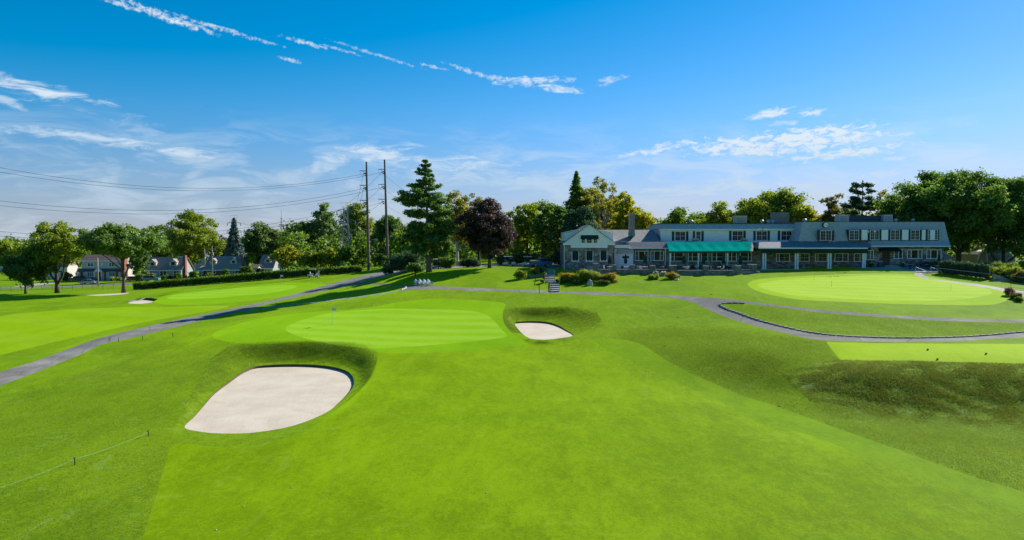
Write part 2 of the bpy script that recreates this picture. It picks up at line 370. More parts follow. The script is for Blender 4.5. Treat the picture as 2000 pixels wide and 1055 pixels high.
region('fairway', [(262,1110),(278,1055),(300,985),(325,900),(342,868),(420,872),(500,868),(585,846),(660,800),(715,750),(735,712),(737,690),(735,650),(900,640),(1060,658),(1100,665),(1150,663.5),(1200,691),(1280,728),(1360,764),(1440,800),(1520,832),(1600,856),(1700,897),(1850,950),(2000,1003),(2180,1064),(2300,1110),(1300,1115)])
region('first_cut', [(1150,664),(1240,668),(1320,714),(1440,768),(1520,795),(1640,838),(1760,880),(1900,930),(2100,990),(2300,1050),(2200,1085),(2000,1008),(1850,955),(1700,902),(1600,861),(1440,805),(1280,733),(1190,692)])
region('green_apron', [(415,655),(430,645),(480,628),(560,614),(640,607.5),(690,603.5),(730,599),(775,591),(820,585.5),(850,583.5),(910,585.5),(970,590),(988,594),(982,608),(984,630),(1002,652),(1030,668),(1010,676),(900,686),(800,690),(740,688),(720,682),(690,673.5),(600,669),(500,672),(430,665)])
region('putting_green', [(557,641),(575,631),(600,622),(640,612),(700,606),(760,603),(850,604),(900,606),(935,610),(955,618),(968,630),(982,646),(990,657),(950,664),(880,671),(800,677),(740,681),(700,679),(650,673),(600,662),(568,651)])
region('practice_apron', [(1460,556),(1480,546),(1520,542),(1560,539.5),(1680,534.5),(1780,536),(1860,548),(1930,557),(1965,567),(1974,580),(1960,590),(1920,596),(1800,595),(1680,591),(1560,585),(1490,572)])
region('practice_green', [(1480,556),(1510,549),(1560,544),(1680,538.5),(1760,538),(1840,548),(1900,556),(1934,567),(1932,575),(1880,584.5),(1780,588),(1680,585),(1560,578),(1500,566)])
region('far_apron', [(300,590),(320,579),(345,571),(380,564.5),(494,555.5),(570,552),(622,554),(640,558),(620,565),(570,577),(500,586),(430,593),(350,596)])
region('far_green', [(325,582),(345,575),(380,568.5),(494,560),(560,557),(578,559),(574,563),(532,572),(456,579),(400,583),(345,585)])
region('far_fairway', [(-60,640),(0,618),(120,606),(240,600),(300,600),(350,599),(430,597),(440,602),(300,626),(160,656),(0,694),(-60,712)])
region('tee_box', [(1614,668.5),(1700,670.3),(1800,671),(1920,671.5),(2000,672),(2120,673),(2120,711),(2000,710),(1850,707),(1700,704.5),(1641,703)], False)
region('fescue_bank', [(1548,738),(1575,716),(1620,706.5),(1700,707.5),(1850,711),(2000,713.5),(2140,714),(2140,832),(2000,825),(1850,815),(1700,800),(1610,786),(1560,762)])
REG['terrace'] = np.array([(62.4,123.4),(64,122.6),(67,121.8),(69.4,120.6),(71.4,119.5),(76,119.5),(84,119.5),(84,129.5),(62.4,129.5)])
region('walkway', [(1788,530),(1800,533.5),(1812,544),(1860,550),(1910,555),(1964,564),(2010,571),(2100,583),(2100,600),(2010,583),(1964,570),(1920,561),(1880,555.5),(1840,549),(1800,543.5),(1785,536)], False)
REG['car_park'] = np.array([(-30,134),(-22,132),(-12,134.5),(-2,135),(7,134),(8,131),(11.5,131.5),(11.5,160),(-30,160)])
REG['street'] = np.array([(-290,168.0),(-230,175),(-170,181),(-128,183),(-100,184),(-70,187),(-70,195),(-100,192),(-128,191),(-170,189),(-230,183),(-290,176)])
REG['drive'] = np.concatenate([[(-138,191),(-134,191),(-137,214),(-142,214)]])
for i, b in enumerate(BUNK): REG['sand%d' % i] = b['s']
REG['sand3'] = on_ground(smooth_closed(S4, 6), height)
ORDER = ['sand0','sand1','sand2','sand3','cart_path','swale','terrace','walkway','car_park','street','drive','putting_green','green_apron','practice_green','practice_apron','far_green','far_apron','tee_box','fescue_bank','fairway','first_cut','far_fairway']

def build_ground():
    # ring grid, finer near the tee side, over the whole site and out to the horizon
    pts = []
    r = 6.0; k = 0
    while r < 4200:
        full = r > 330
        step = .55 if r < 200 else (.9 if r < 330 else 6.0)
        a0, a1 = (-180, 180) if full else (-58, 58)
        for a in np.arange(a0, a1, step)+(step*.5 if k % 2 else 0):
            t = math.radians(a); pts.append((r*math.sin(t), r*math.cos(t)))
        r *= 1.0128 if 24 < r < 200 else (1.03 if r < 400 else 1.16); k += 1
    for r in (3, 6, 12, 24, 40, 60, 90, 130, 180, 240, 310):
        for a in np.arange(60, 301, 6 if r > 30 else 12):
            t = math.radians(a); pts.append((r*math.sin(t), r*math.cos(t)))
    pts.append((0, 0))
    V = np.array(pts); keep = np.ones(len(V), bool)
    cv, ce = [], []
    for nm in ORDER:
        q = REG[nm]; m = len(q); d = np.hypot(*(q-np.roll(q, 1, 0)).T); q = q[d > .04]; m = len(q); b = len(cv)
        cv += [tuple(p) for p in q]; ce += [(b+i, b+(i+1) % m) for i in range(m)]
    cvn = np.array(cv)
    # drop grid points that crowd an outline
    cell = {}
    for x, y in cvn: cell.setdefault((int(x//1), int(y//1)), []).append((x, y))
    for i, (x, y) in enumerate(V):
        if abs(x) > 320 or y > 320 or y < 20: continue
        lim = .0032*math.hypot(x, y)
        for ix in (-1, 0, 1):
            for iy in (-1, 0, 1):
                for (a, b) in cell.get((int(x//1)+ix, int(y//1)+iy), ()):
                    if (a-x)**2+(b-y)**2 < lim*lim: keep[i] = False
    V = V[keep]; b = len(V)
    allv = [Vector(p) for p in V]+[Vector(p) for p in cv]; edges = [(b+i, b+j) for i, j in ce]
    vs, es, fs, ov, oe, of = delaunay_2d_cdt(allv, edges, [], 0, 1e-4)
    XY = np.array([(p.x, p.y) for p in vs]); F = np.array([f for f in fs if len(f) == 3])
    a, bb, c = XY[F[:, 0]], XY[F[:, 1]], XY[F[:, 2]]
    ar = (bb[:, 0]-a[:, 0])*(c[:, 1]-a[:, 1])-(bb[:, 1]-a[:, 1])*(c[:, 0]-a[:, 0])
    F[ar < 0] = F[ar < 0][:, ::-1]
    cen = XY[F].mean(1); owner = np.full(len(F), -1)
    for i in range(len(ORDER)-1, -1, -1): owner[inside(REG[ORDER[i]], cen[:, 0], cen[:, 1])] = i
    H = height(XY[:, 0], XY[:, 1])
    e = .12; nx = (height(XY[:, 0]-e, XY[:, 1])-height(XY[:, 0]+e, XY[:, 1]))/(2*e)
    ny = (height(XY[:, 0], XY[:, 1]-e)-height(XY[:, 0], XY[:, 1]+e))/(2*e)
    N = np.stack([nx, ny, np.ones(len(XY))], 1); N /= np.linalg.norm(N, axis=1)[:, None]
    out = {}
    for i in [-1]+list(range(len(ORDER))):
        f = F[owner == i]
        if not len(f): continue
        nm = 'ground' if i < 0 else ORDER[i]
        u, inv = np.unique(f, return_inverse=True); f2 = inv.reshape(f.shape); z = H[u].copy(); n2 = N[u].copy()
        if nm.startswith('sand') and int(nm[4]) < 3:
            bk = BUNK[int(nm[4])]; z = sand_h(bk, XY[u, 0], XY[u, 1])
            z = z+.35*np.clip(1-dist(bk['s'], XY[u, 0], XY[u, 1])/1.6, 0, 1)**2*(.12)
            n2[:] = (0, -bk['k'], 1)
        out[nm] = (np.column_stack([XY[u], z]), f2, n2)
    return out
GEO = build_ground()
# ------------------------------------------------------------------ materials
def new_mat(name):
    m = bpy.data.materials.new(name); m.use_nodes = True; nb = NB(m.node_tree)
    b = nb.n['Principled BSDF']; b.inputs['Roughness'].default_value = .8
    b.inputs['Specular IOR Level'].default_value = .3
    return m, nb, b
def pos(nb): return nb.n.new('ShaderNodeNewGeometry').outputs['Position']
def obj_pos(nb): return nb.n.new('ShaderNodeTexCoord').outputs['Object']
def plain(name, col, rough=.7, metal=0.0, var=.12, scale=3.0, bump=0.0, local=False, spec=.3):
    m, nb, b = new_mat(name); p = obj_pos(nb) if local else pos(nb)
    f = nb.noise(p, scale, 4)
    c = nb.mix(nb.ramp(f, .3, .7), tuple(x*(1-var) for x in col), tuple(min(1, x*(1+var)) for x in col))
    nb.put(b.inputs['Base Color'], c); b.inputs['Roughness'].default_value = rough; b.inputs['Metallic'].default_value = metal
    b.inputs['Specular IOR Level'].default_value = spec
    if bump: nb.put(b.inputs['Normal'], nb.bump(nb.noise(p, scale*6, 3), bump, .02))
    return m
def turf(name, c1, c2, c3, fine=9.0, bump=.35, stripe=None, wear=.0, big=.07):
    """mown turf: c1 deep, c2 light, c3 dry/bleached; stripe = (direction deg, width m, strength)"""
    m, nb, b = new_mat(name); p = pos(nb)
    A = nb.noise(p, big, 4, .6, .4); Bn = nb.noise(nb.mapping(p, (1, .45, 1), (0, 0, .5)), .55, 5, .62, .5)
    Fn = nb.noise(p, fine, 4, .7)
    Mn = nb.noise(nb.mapping(p, (1, .6, 1), (0, 0, -.5)), 2.4, 4, .66, .6)
    f = nb.math('MULTIPLY_ADD', A, .38, nb.math('MULTIPLY_ADD', Bn, .28, nb.math('MULTIPLY_ADD', Fn, .36, nb.math('MULTIPLY', Mn, .24))))
    col = nb.mix(nb.ramp(f, .52, .74), c1, c2)
    if stripe:
        t = math.radians(stripe[0]); q = nb.mapping(p, (1, 1, 1), (0, 0, -t)); x = nb.xyz(q)[0]
        x = nb.math('ADD', x, nb.math('MULTIPLY', Bn, .5))
        w = nb.ramp(nb.math('SINE', nb.math('MULTIPLY', x, math.pi/stripe[1])), -.35, .35)
        col = nb.mix(nb.math('MULTIPLY', w, stripe[2]), col, c3)
    if wear:
        wn = nb.noise(nb.mapping(p, (.4, 1.3, 1), (0, 0, -.7)), .42, 6, .7, 2.0)
        col = nb.mix(nb.math('MULTIPLY', nb.ramp(wn, .56, .74), wear), col, c3)
        w2 = nb.noise(nb.mapping(p, (1.1, .35, 1), (0, 0, -.45)), .36, 6, .7, 2.2)
        col = nb.mix(nb.math('MULTIPLY', nb.ramp(w2, .57, .72), wear*.8), col, c3)
    nb.put(b.inputs['Base Color'], col); b.inputs['Roughness'].default_value = .85
    b.inputs['Specular IOR Level'].default_value = .03
    b.inputs['Sheen Weight'].default_value = .3; b.inputs['Sheen Roughness'].default_value = .45; b.inputs['Sheen Tint'].default_value = (.55, 1.0, .0, 1)
    h = nb.math('MULTIPLY_ADD', nb.noise(p, fine*2.2, 2, .6), .5, nb.math('MULTIPLY', Fn, .8))
    nb.put(b.inputs['Normal'], nb.bump(h, bump, .06))
    return m
M = {}
M['rough'] = turf('rough turf', (.042,.084,.004), (.120,.185,.005), (.17,.245,.075), 5.0, .8, wear=.45)
M['fairway'] = turf('fairway turf', (.074,.124,.001), (.152,.240,.0014), (.22,.29,.045), 8.0, .35, wear=.34, big=.045)
M['first_cut'] = turf('first cut turf', (.062,.125,.002), (.118,.200,.003), (.19,.24,.04), 7.0, .4, wear=.12)
M['green'] = turf('putting green turf', (.145,.295,.006), (.185,.335,.013), (.24,.40,.055), 14.0, .06, stripe=(82, 1.7, .4))
M['apron'] = turf('apron turf', (.085,.205,.002), (.135,.265,.003), (.18,.32,.035), 10.0, .15, wear=.2)
M['pgreen'] = turf('practice green turf', (.23,.345,.018), (.29,.40,.032), (.34,.45,.075), 14.0, .06, stripe=(86, 1.5, .35))
M['papron'] = turf('practice apron turf', (.165,.265,.003), (.23,.335,.006), (.28,.36,.05), 10.0, .12, wear=.22)
M['tee'] = turf('tee turf', (.18,.275,.003), (.255,.355,.006), (.30,.365,.06), 8.0, .15, wear=.28)
M['fescue'] = turf('fescue turf', (.045,.080,.005), (.135,.190,.012), (.24,.265,.13), 2.6, 1.0, wear=.85, big=.3)
M['far_fairway'] = turf('far fairway turf', (.115,.205,.002), (.175,.265,.003), (.23,.30,.045), 6.0, .2, stripe=(70, 5.0, .14), wear=.18)
def sand_mat():
    m, nb, b = new_mat('bunker sand'); p = pos(nb)
    A = nb.noise(p, .35, 5, .6, .6); R = nb.noise(nb.mapping(p, (1, .3, 1), (0, 0, .9)), 2.2, 4, .65, 1.5); Fn = nb.noise(p, 22, 3)
    col = nb.mix(nb.ramp(A, .3, .7), (.49,.425,.330), (.57,.50,.40))
    col = nb.mix(nb.math('MULTIPLY', nb.ramp(R, .56, .74), .3), col, (.38,.32,.24)); ft = nb.noise(p, 3.2, 5, .75, .4); col = nb.mix(nb.math('MULTIPLY', nb.ramp(ft, .62, .74), .3), col, (.36,.30,.225))
    nb.put(b.inputs['Base Color'], col); b.inputs['Roughness'].default_value = .95; b.inputs['Specular IOR Level'].default_value = .1
    h = nb.math('MULTIPLY_ADD', R, .6, nb.math('MULTIPLY_ADD', Fn, .25, nb.math('MULTIPLY', A, .4)))
    nb.put(b.inputs['Normal'], nb.bump(h, .45, .08)); return m
M['sand'] = sand_mat()
def asphalt(name, c):
    m, nb, b = new_mat(name); p = pos(nb)
    A = nb.noise(p, .25, 5, .6, .5); Fn = nb.noise(p, 14, 4, .75)
    f = nb.math('MULTIPLY_ADD', A, .7, nb.math('MULTIPLY', Fn, .4))
    col = nb.mix(nb.ramp(f, .4, .75), tuple(x*.72 for x in c), tuple(x*1.25 for x in c))
    # cracks and joints
    v = nb.n.new('ShaderNodeTexVoronoi'); v.feature = 'DISTANCE_TO_EDGE'; v.inputs['Scale'].default_value = .16
    nb.l.new(nb.mapping(p, (1, 1, 1), (0, 0, .3)), v.inputs['Vector'])
    col = nb.mix(nb.ramp(v.outputs['Distance'], .012, .0), col, tuple(x*.5 for x in c))
    tm = nb.noise(nb.mapping(p, (.5, .5, 1)), .9, 5, .7, 1.5); col = nb.mix(nb.math('MULTIPLY', nb.ramp(tm, .56, .68), .45), col, tuple(x*.6 for x in c)); col = nb.mix(nb.math('MULTIPLY', nb.ramp(tm, .44, .34), .35), col, tuple(x*1.5 for x in c))
    nb.put(b.inputs['Base Color'], col); b.inputs['Roughness'].default_value = .95; b.inputs['Specular IOR Level'].default_value = .08
    nb.put(b.inputs['Normal'], nb.bump(Fn, .3, .02)); return m
M['asphalt'] = asphalt('cart path asphalt', (.215,.208,.190)); M['street'] = asphalt('street asphalt', (.19,.19,.19))
M['paving'] = asphalt('terrace paving', (.46,.39,.32)); M['walk'] = asphalt('walkway concrete', (.40,.38,.35)); M['lot'] = asphalt('car park surface', (.30,.26,.24))
M['gravel'] = plain('swale gravel', (.26,.25,.19), .95, var=.45, scale=1.4, bump=.6)
M['soil'] = plain('lip soil', (.085,.065,.035), .95, var=.3, scale=4, bump=.5)
M['kerb'] = plain('kerb stone', (.26,.255,.23), .9, var=.25, scale=2.5, bump=.4)

# ------------------------------------------------------------------ ground objects
GMAT = dict(ground='rough', cart_path='asphalt', swale='gravel', fairway='fairway', first_cut='first_cut', green_apron='apron', putting_green='green', practice_apron='papron', practice_green='pgreen',
    far_apron='apron', far_green='green', far_fairway='far_fairway', tee_box='tee', fescue_bank='fescue', terrace='paving', walkway='walk', car_park='lot', street='street', drive='walk', sand0='sand', sand1='sand', sand2='sand', sand3='sand')
GNAME = dict(sand0='bunker', sand1='bunker', sand2='bunker', sand3='waste_strip', drive='driveway', far_green='putting_green', practice_green='putting_green', far_apron='green_apron', practice_apron='green_apron', far_fairway='fairway')
GLAB = dict(ground='rough grass ground of the rolling golf course', cart_path='grey asphalt cart path winding across the course and forking at right', swale='thin gravel drain running from the path junction down to the left',
    fairway='bright mown fairway rising from the foreground towards the green', first_cut='strip of half mown grass along the right side of the fairway', green_apron='mown apron wrapped round the middle green with the flag', putting_green='striped putting green with a flag between two bunkers',
    practice_apron='bright apron ring round the practice green by the clubhouse', practice_green='pale yellow green practice green in front of the clubhouse porch', far_apron='apron round the far green below the long hedge', far_green='far striped putting green below the long hedge',
    far_fairway='fairway left of the cart path', tee_box='flat mown tee box above the shaggy bank at right', fescue_bank='dark shaggy grass bank below the tee box', terrace='tan paved terrace before the brown clubhouse door', walkway='concrete walkway curving round the practice green at right',
    car_park='pale car park behind the lawn and the tall pine', street='grey street in front of the houses at left', drive='pale driveway leading to the white two storey house',
    sand0='large pale sand bunker left of the fairway', sand1='small pale sand bunker right of the green', sand2='small sliver of sand bunker before the far green', sand3='thin strip of sand beside the left trees')
for k, (v, f, nrm) in GEO.items():
    o = np_mesh(GNAME.get(k, k), v, f, M[GMAT[k]], smooth=True)
    o.data.normals_split_custom_set_from_vertices([tuple(q) for q in nrm])
    tag(o, GLAB[k], None, kind='structure')
    if k in ('sand0', 'sand1', 'sand2'):             # turf lip cut round the sand
        b = BUNK[int(k[4])]; q = b['s']; n = len(q); top = height(q[:, 0], q[:, 1]); bot = sand_h(b, q[:, 0], q[:, 1])-.06
        cen = q.mean(0); qi = q
        V = [(x, y, z+.004) for (x, y), z in zip(q, top)]+[(x, y, z) for (x, y), z in zip(qi, bot)]
        add_mesh('bunker_lip', V, [(i, (i+1) % n, n+(i+1) % n, n+i) for i in range(n)], M['soil'], o)
# ------------------------------------------------------------------ vegetation
def leaf_mat(name, c1, c2, c3, trans=.38):
    trans = min(.55, trans+.1)
    m = bpy.data.materials.new(name); m.use_nodes = True; nb = NB(m.node_tree); n = nb.n
    n.remove(n['Principled BSDF']); out = n['Material Output']
    a = n.new('ShaderNodeAttribute'); a.attribute_name = 'tint'; g = n.new('ShaderNodeNewGeometry')
    r = g.outputs['Random Per Island']
    f = nb.math('MULTIPLY_ADD', a.outputs['Fac'], .62, nb.math('MULTIPLY', r, .38))
    col = nb.mix(nb.ramp(f, .1, .72), c1, c2); col = nb.mix(nb.math('MULTIPLY', nb.ramp(f, .68, .98), .8), col, c3)
    d = n.new('ShaderNodeBsdfDiffuse'); t = n.new('ShaderNodeBsdfTranslucent'); gl = n.new('ShaderNodeBsdfGlossy')
    nb.l.new(col, d.inputs[0]); nb.l.new(nb.mix(.5, col, tuple(min(1, x*1.7) for x in c2)), t.inputs[0]); gl.inputs['Roughness'].default_value = .5
    mx = n.new('ShaderNodeMixShader'); mx.inputs[0].default_value = trans; nb.l.new(d.outputs[0], mx.inputs[1]); nb.l.new(t.outputs[0], mx.inputs[2])
    m2 = n.new('ShaderNodeMixShader'); m2.inputs[0].default_value = .03; nb.l.new(mx.outputs[0], m2.inputs[1]); nb.l.new(gl.outputs[0], m2.inputs[2])
    nb.l.new(m2.outputs[0], out.inputs[0]); return m
LM = dict(
 mid=leaf_mat('mid green leaves', (0.059, 0.117, 0.011), (0.154, 0.258, 0.017), (0.309, 0.383, 0.030)),
 dark=leaf_mat('dark green leaves', (0.040, 0.091, 0.017), (0.108, 0.200, 0.022), (0.250, 0.333, 0.034)),
 oak=leaf_mat('oak leaves', (0.053, 0.118, 0.018), (0.143, 0.251, 0.024), (0.358, 0.412, 0.032)),
 yell=leaf_mat('yellow green leaves', (0.147,0.173,0.008), (0.358,0.358,0.010), (0.538,0.461,0.019), .45),
 lime=leaf_mat('lime leaves', (0.102,0.160,0.009), (0.243,0.314,0.012), (0.397,0.410,0.023), .42),
 autumn=leaf_mat('turning plane leaves', (0.102,0.125,0.012), (0.256,0.256,0.014), (0.435,0.333,0.026), .42),
 brown=leaf_mat('bronze leaves', (0.079,0.087,0.014), (0.186,0.173,0.017), (0.320,0.256,0.028)),
 purple=leaf_mat('copper beech leaves', (.030,.022,.020), (.078,.052,.042), (.17,.125,.07), .22),
 pine=leaf_mat('pine needles', (0.048, 0.112, 0.025), (0.136, 0.247, 0.041), (0.288, 0.400, 0.064), .28),
 spruce=leaf_mat('blue spruce needles', (0.077,0.128,0.109), (0.166,0.243,0.205), (0.256,0.320,0.269), .2),
 conifer=leaf_mat('dark conifer needles', (0.027, 0.073, 0.031), (0.069, 0.147, 0.051), (0.155, 0.242, 0.078), .22),
 pale=leaf_mat('pale green leaves', (0.077,0.134,0.033), (0.179,0.275,0.061), (0.307,0.384,0.109), .4),
 hedge=leaf_mat('hedge leaves', (0.042, 0.101, 0.007), (0.127, 0.232, 0.011), (0.282, 0.381, 0.020), .35),
 gold=leaf_mat('golden shrub leaves', (0.141,0.141,0.008), (0.358,0.282,0.013), (0.589,0.358,0.026), .4),
 pink=leaf_mat('dusky pink shrub leaves', (0.128,0.077,0.064), (0.256,0.154,0.128), (0.384,0.256,0.205), .3),
 white=leaf_mat('pale flower heads', (0.384,0.435,0.256), (0.576,0.600,0.422), (0.600,0.600,0.600), .3))
M['bark'] = plain('grey brown bark', (.085,.066,.048), .95, var=.4, scale=3.5, bump=.8, local=True)
M['pale_bark'] = plain('pale plane bark', (.42,.39,.32), .9, var=.35, scale=2.2, bump=.5, local=True)
M['pine_bark'] = plain('pine bark', (.16,.125,.10), .95, var=.35, scale=3.0, bump=.8, local=True)

def leaf_cloud(clumps, size, dens, rng, flat=.8, up=.3, jit=.85, stretch=1.5, gap=0.0):
    """clumps: (x,y,z,rx,ry,rz) rows -> leaf rhombi scattered through each clump's outer volume"""
    Vs, Fs, T = [], [], []; base = 0
    for c in clumps:
        rr = (c[3]*c[4]*c[5])**(1/3); n = max(6, int(6.2*dens*(c[3]*c[4]+c[3]*c[5]+c[4]*c[5])/3/(size*size)))
        d = rng.normal(size=(n, 3)); d[:, 2] += .15; d /= np.linalg.norm(d, axis=1)[:, None]
        q = np.clip(rng.normal(.74, .27, n), .08, 1.38)
        p = np.array(c[:3])+d*np.array(c[3:6])*q[:, None]
        nr = d*.55+rng.normal(size=(n, 3))*jit*.6+np.array([0, 0, up]); nr /= np.linalg.norm(nr, axis=1)[:, None]
        a = np.cross(nr, rng.normal(size=(n, 3))); a /= np.linalg.norm(a, axis=1)[:, None]+1e-9; b = np.cross(nr, a)
        s = size*rng.uniform(.55, 1.25, n)[:, None]; bend = nr*s*rng.uniform(-.3, .3, n)[:, None]
        quad = np.stack([p-a*s*.5*stretch, p-b*s*.5+bend, p+a*s*.5*stretch, p+b*s*.5+bend], 1)
        Vs.append(quad.reshape(-1, 3)); Fs.append(np.arange(base, base+4*n).reshape(-1, 4)); base += 4*n
        tc = min(1, max(0, rng.normal(.5, .22))); T.append(np.repeat(np.clip(tc+rng.normal(0, .12, n), 0, 1), 4))
    return np.concatenate(Vs), np.concatenate(Fs), np.concatenate(T)

def broad_clumps(W, H, cb, rng, n=60, off=(0, 0), rmin=.17, rmax=.30, hollow=.45, top=1.0):
    n = int(n*2.3); rmin *= .72; rmax *= .78; a = W/2*1.2; z0 = H*cb; c = (H-z0)/2; zc = z0+c; out = []
    lob = [(rng.normal(size=3), rng.uniform(-.16, .16)) for _ in range(7)]
    while len(out) < n:
        d = rng.normal(size=3); d /= np.linalg.norm(d)
        if d[2] < -.45 and rng.random() < .5: continue
        e = 1+sum(k*math.cos(3*float(v@d)) for v, k in lob); e = min(max(e, .82), 1.06)
        r = a*rng.uniform(rmin, rmax); q = rng.uniform(hollow, 1)
        w = 1.0 if d[2] > -.2 else .9
        x, y = off[0]+d[0]*q*e*w*(a-r*.75), off[1]+d[1]*q*e*w*(a-r*.75); z = zc+d[2]*q*e*(c-r*.6)
        out.append((x, y, z, r, r, r*rng.uniform(.6, .85)))
    # a few at the very top so the crown reaches its height
    for k in range(7):
        r = a*rmax*.85; out.append((off[0]+rng.normal(0, .12)*W, off[1]+rng.normal(0, .12)*W, H-r*.8-k*.022*H, r, r, r*.8))
    return np.array(out)

def trunk_mesh(H, W, r0, clumps, rng, nl=9, fork=None, lean=(0, 0), top=.72, start=.22):
    mb = MB(); n = 7
    ph = rng.uniform(0, 6, 2); amp = .012*H
    def axis(t): return Vector((lean[0]*t*H+amp*math.sin(4*t+ph[0])*t, lean[1]*t*H+amp*math.sin(5*t+ph[1])*t, t*H))
    ts = np.linspace(0, top, n); flare = [1.45]+[1]*(n-1)
    mb.path([axis(t)-Vector((0, 0, .15 if i == 0 else 0)) for i, t in enumerate(ts)], [r0*flare[i]*(1-.8*t/top)+.01 for i, t in enumerate(ts)], 7)
    if fork:
        for fx, fz, ft in fork:
            p = axis(fz); mb.path([p, p+Vector((fx*W*.25, rng.normal(0, .4), .12*H)), p+Vector((fx*W*.42, rng.normal(0, .6), (ft-fz)*H))], [r0*.7, r0*.5, r0*.15], 6)
    idx = rng.permutation(len(clumps))[:nl]
    for i in idx:
        c = Vector(clumps[i][:3]); t = min(max(c.z/H*rng.uniform(.45, .75), start), top*.95); p = axis(t)
        m = p.lerp(c, .5)+Vector((0, 0, .05*H)); rb = max(.03, r0*(1-.75*t/top)*.55)
        mb.path([p, m, c], [rb, rb*.65, rb*.2], 5)
    return mb
def set_tree(name, label, x, y, parts, group=None, cat='tree', rz=0):
    t = thing(name, label, cat, (x, y, hz(x, y)-.05), rz, group); return t
def broad_tree(name, label, px, px0, px1, ytop, Y, ybot, mat, n=60, size=.34, dens=2.4, bark='bark', r0=None, fork=None, hollow=.45, rr=(.17, .30), nl=9, group=None, depth=1.0, seed=None):
    rng = np.random.default_rng(seed if seed is not None else int(px*7+ytop))
    base = drop(px, Y); zt = P(px, ytop, Y).z; zb = P(px, ybot, Y).z; H = zt-base.z; Wd = (px1-px0)*Y/FPX; cb = max(.02, (zb-base.z)/H)
    off = (((px0+px1)/2-px)*Y/FPX, 0)
    cl = broad_clumps(Wd, H, cb, rng, n, off, rr[0], rr[1], hollow); cl[:, 1] *= depth
    t = set_tree(name, label, base.x, base.y, None, group)
    r0 = r0 or max(.12, .022*H)
    trunk_mesh(H, Wd, r0, cl, rng, nl, fork, start=max(.12, cb*.7)).build('trunk', M[bark], t, True)
    v, f, a = leaf_cloud(cl, size, dens, rng); np_mesh('crown', v, f, LM[mat], t, attr=a); return t
def conifer_tree(name, label, px, px0, px1, ytop, Y, ybot, mat, kind='pine', size=.3, dens=2.2, lean=0.0, group=None, tiers=None, prof=None, base=None):
    rng = np.random.default_rng(int(px*5+ytop)); base = base or drop(px, Y); zt = P(px, ytop, Y).z; zb = P(px, ybot, Y).z
    H = zt-base.z; Wd = (px1-px0)*Y/FPX; cb = max(.03, (zb-base.z)/H); cl = []; br = []
    tiers = tiers or int(H*(1-cb)/(.85 if kind == 'pine' else .55))
    r0 = .018*H+.06
    for i in range(tiers):
        u = (i+.5)/tiers; z = H*(cb+(1-cb)*u)+(rng.normal(0, .28)*H*(1-cb)/tiers if kind == 'pine' else 0)
        if kind == 'pine': L = Wd/2*np.interp(u, *(prof or ([0, .12, .35, .6, .85, 1], [.45, .85, 1.0, .72, .42, .12])))*rng.uniform(.82, 1.08)
        else: L = Wd/2*(1-u)**.85*rng.uniform(.85, 1.08)+.12
        nb_ = (5 if kind == 'pine' else 8); a0 = rng.uniform(0, 6.3)
        for k in range(nb_):
            if kind == 'pine' and rng.random() < .16: continue
            a = a0+6.283*k/nb_+rng.normal(0, .25); l = L*rng.uniform(.68, 1.08); rise = (rng.normal(.14, .15) if kind == 'pine' else -.22)*l
            p0 = Vector((lean*z, 0, z)); p1 = p0+Vector((math.cos(a)*l, math.sin(a)*l, rise+rng.normal(0, .06)*l)); br.append((p0, p1))
            m = 4 if kind == 'pine' else 3
            for j in range(m):
                f = .38+.62*(j+.5)/m; c = p0.lerp(p1, f); w = l*(.26 if kind == 'pine' else .27)*(1.15-.5*f)+.16
                cl.append((c.x+rng.normal(0, .2)*w, c.y+rng.normal(0, .2)*w, c.z+rng.normal(.1, .25)*w, w, w, w*(.38 if kind == 'pine' else .42)+.05))
    for j in range(4): cl.append((lean*H, 0, H*(1-.018*j)-.1, .14+.1*j, .14+.1*j, .28))
    t = set_tree(name, label, base.x, base.y, None, group); mb = MB()
    ts = np.linspace(0, .985, 7); mb.path([(lean*H*q, 0, H*q-(.15 if q == 0 else 0)) for q in ts], [r0*(1.35 if q == 0 else 1)*(1-.9*q)+.015 for q in ts], 8)
    for p0, p1 in br[:: (1 if kind == 'pine' else 4)]: mb.path([p0, p0.lerp(p1, .55)-Vector((0, 0, .04)), p1], [.05+.012*(H-p0.z)*.3, .04, .015], 4)
    mb.build('trunk', M['pine_bark'], t, True)
    v, f, a = leaf_cloud(np.array(cl), size, dens, rng, up=.7 if kind == 'pine' else .2, jit=.8, stretch=1.9); np_mesh('crown', v, f, LM[mat], t, attr=a); return t
def bush(name, label, pos, rx, ry, h, mat, size=.12, dens=2.6, n=16, group=None, cat='shrub', stem=True, tilt=0):
    rng = np.random.default_rng(int(abs(pos[0]*31+pos[1]*17))); cl = []
    for k in range(n):
        a = rng.uniform(0, 6.283); q = math.sqrt(rng.random())*.62; z = rng.uniform(.14, .78)*h*(1-.35*q)
        r = min(rx, ry, h)*rng.uniform(.32, .5); cl.append((math.cos(a)*q*rx, math.sin(a)*q*ry, z, r*rx/min(rx, ry)*.8, r*ry/min(rx, ry)*.8, min(r*.8, z)))
    v, f, a = leaf_cloud(np.array(cl), size, dens, rng, up=.4)
    t = thing(name, label, cat, pos, 0, group); np_mesh('foliage', v, f, LM[mat], t, attr=a)
    if stem:
        mb = MB()
        for k in range(4):
            c = cl[k]; mb.path([(0, 0, -.08), (c[0]*.5, c[1]*.5, c[2]*.5), c[:3]], [.035, .025, .012], 4)
        mb.build('stem', M['bark'], t)
    return t
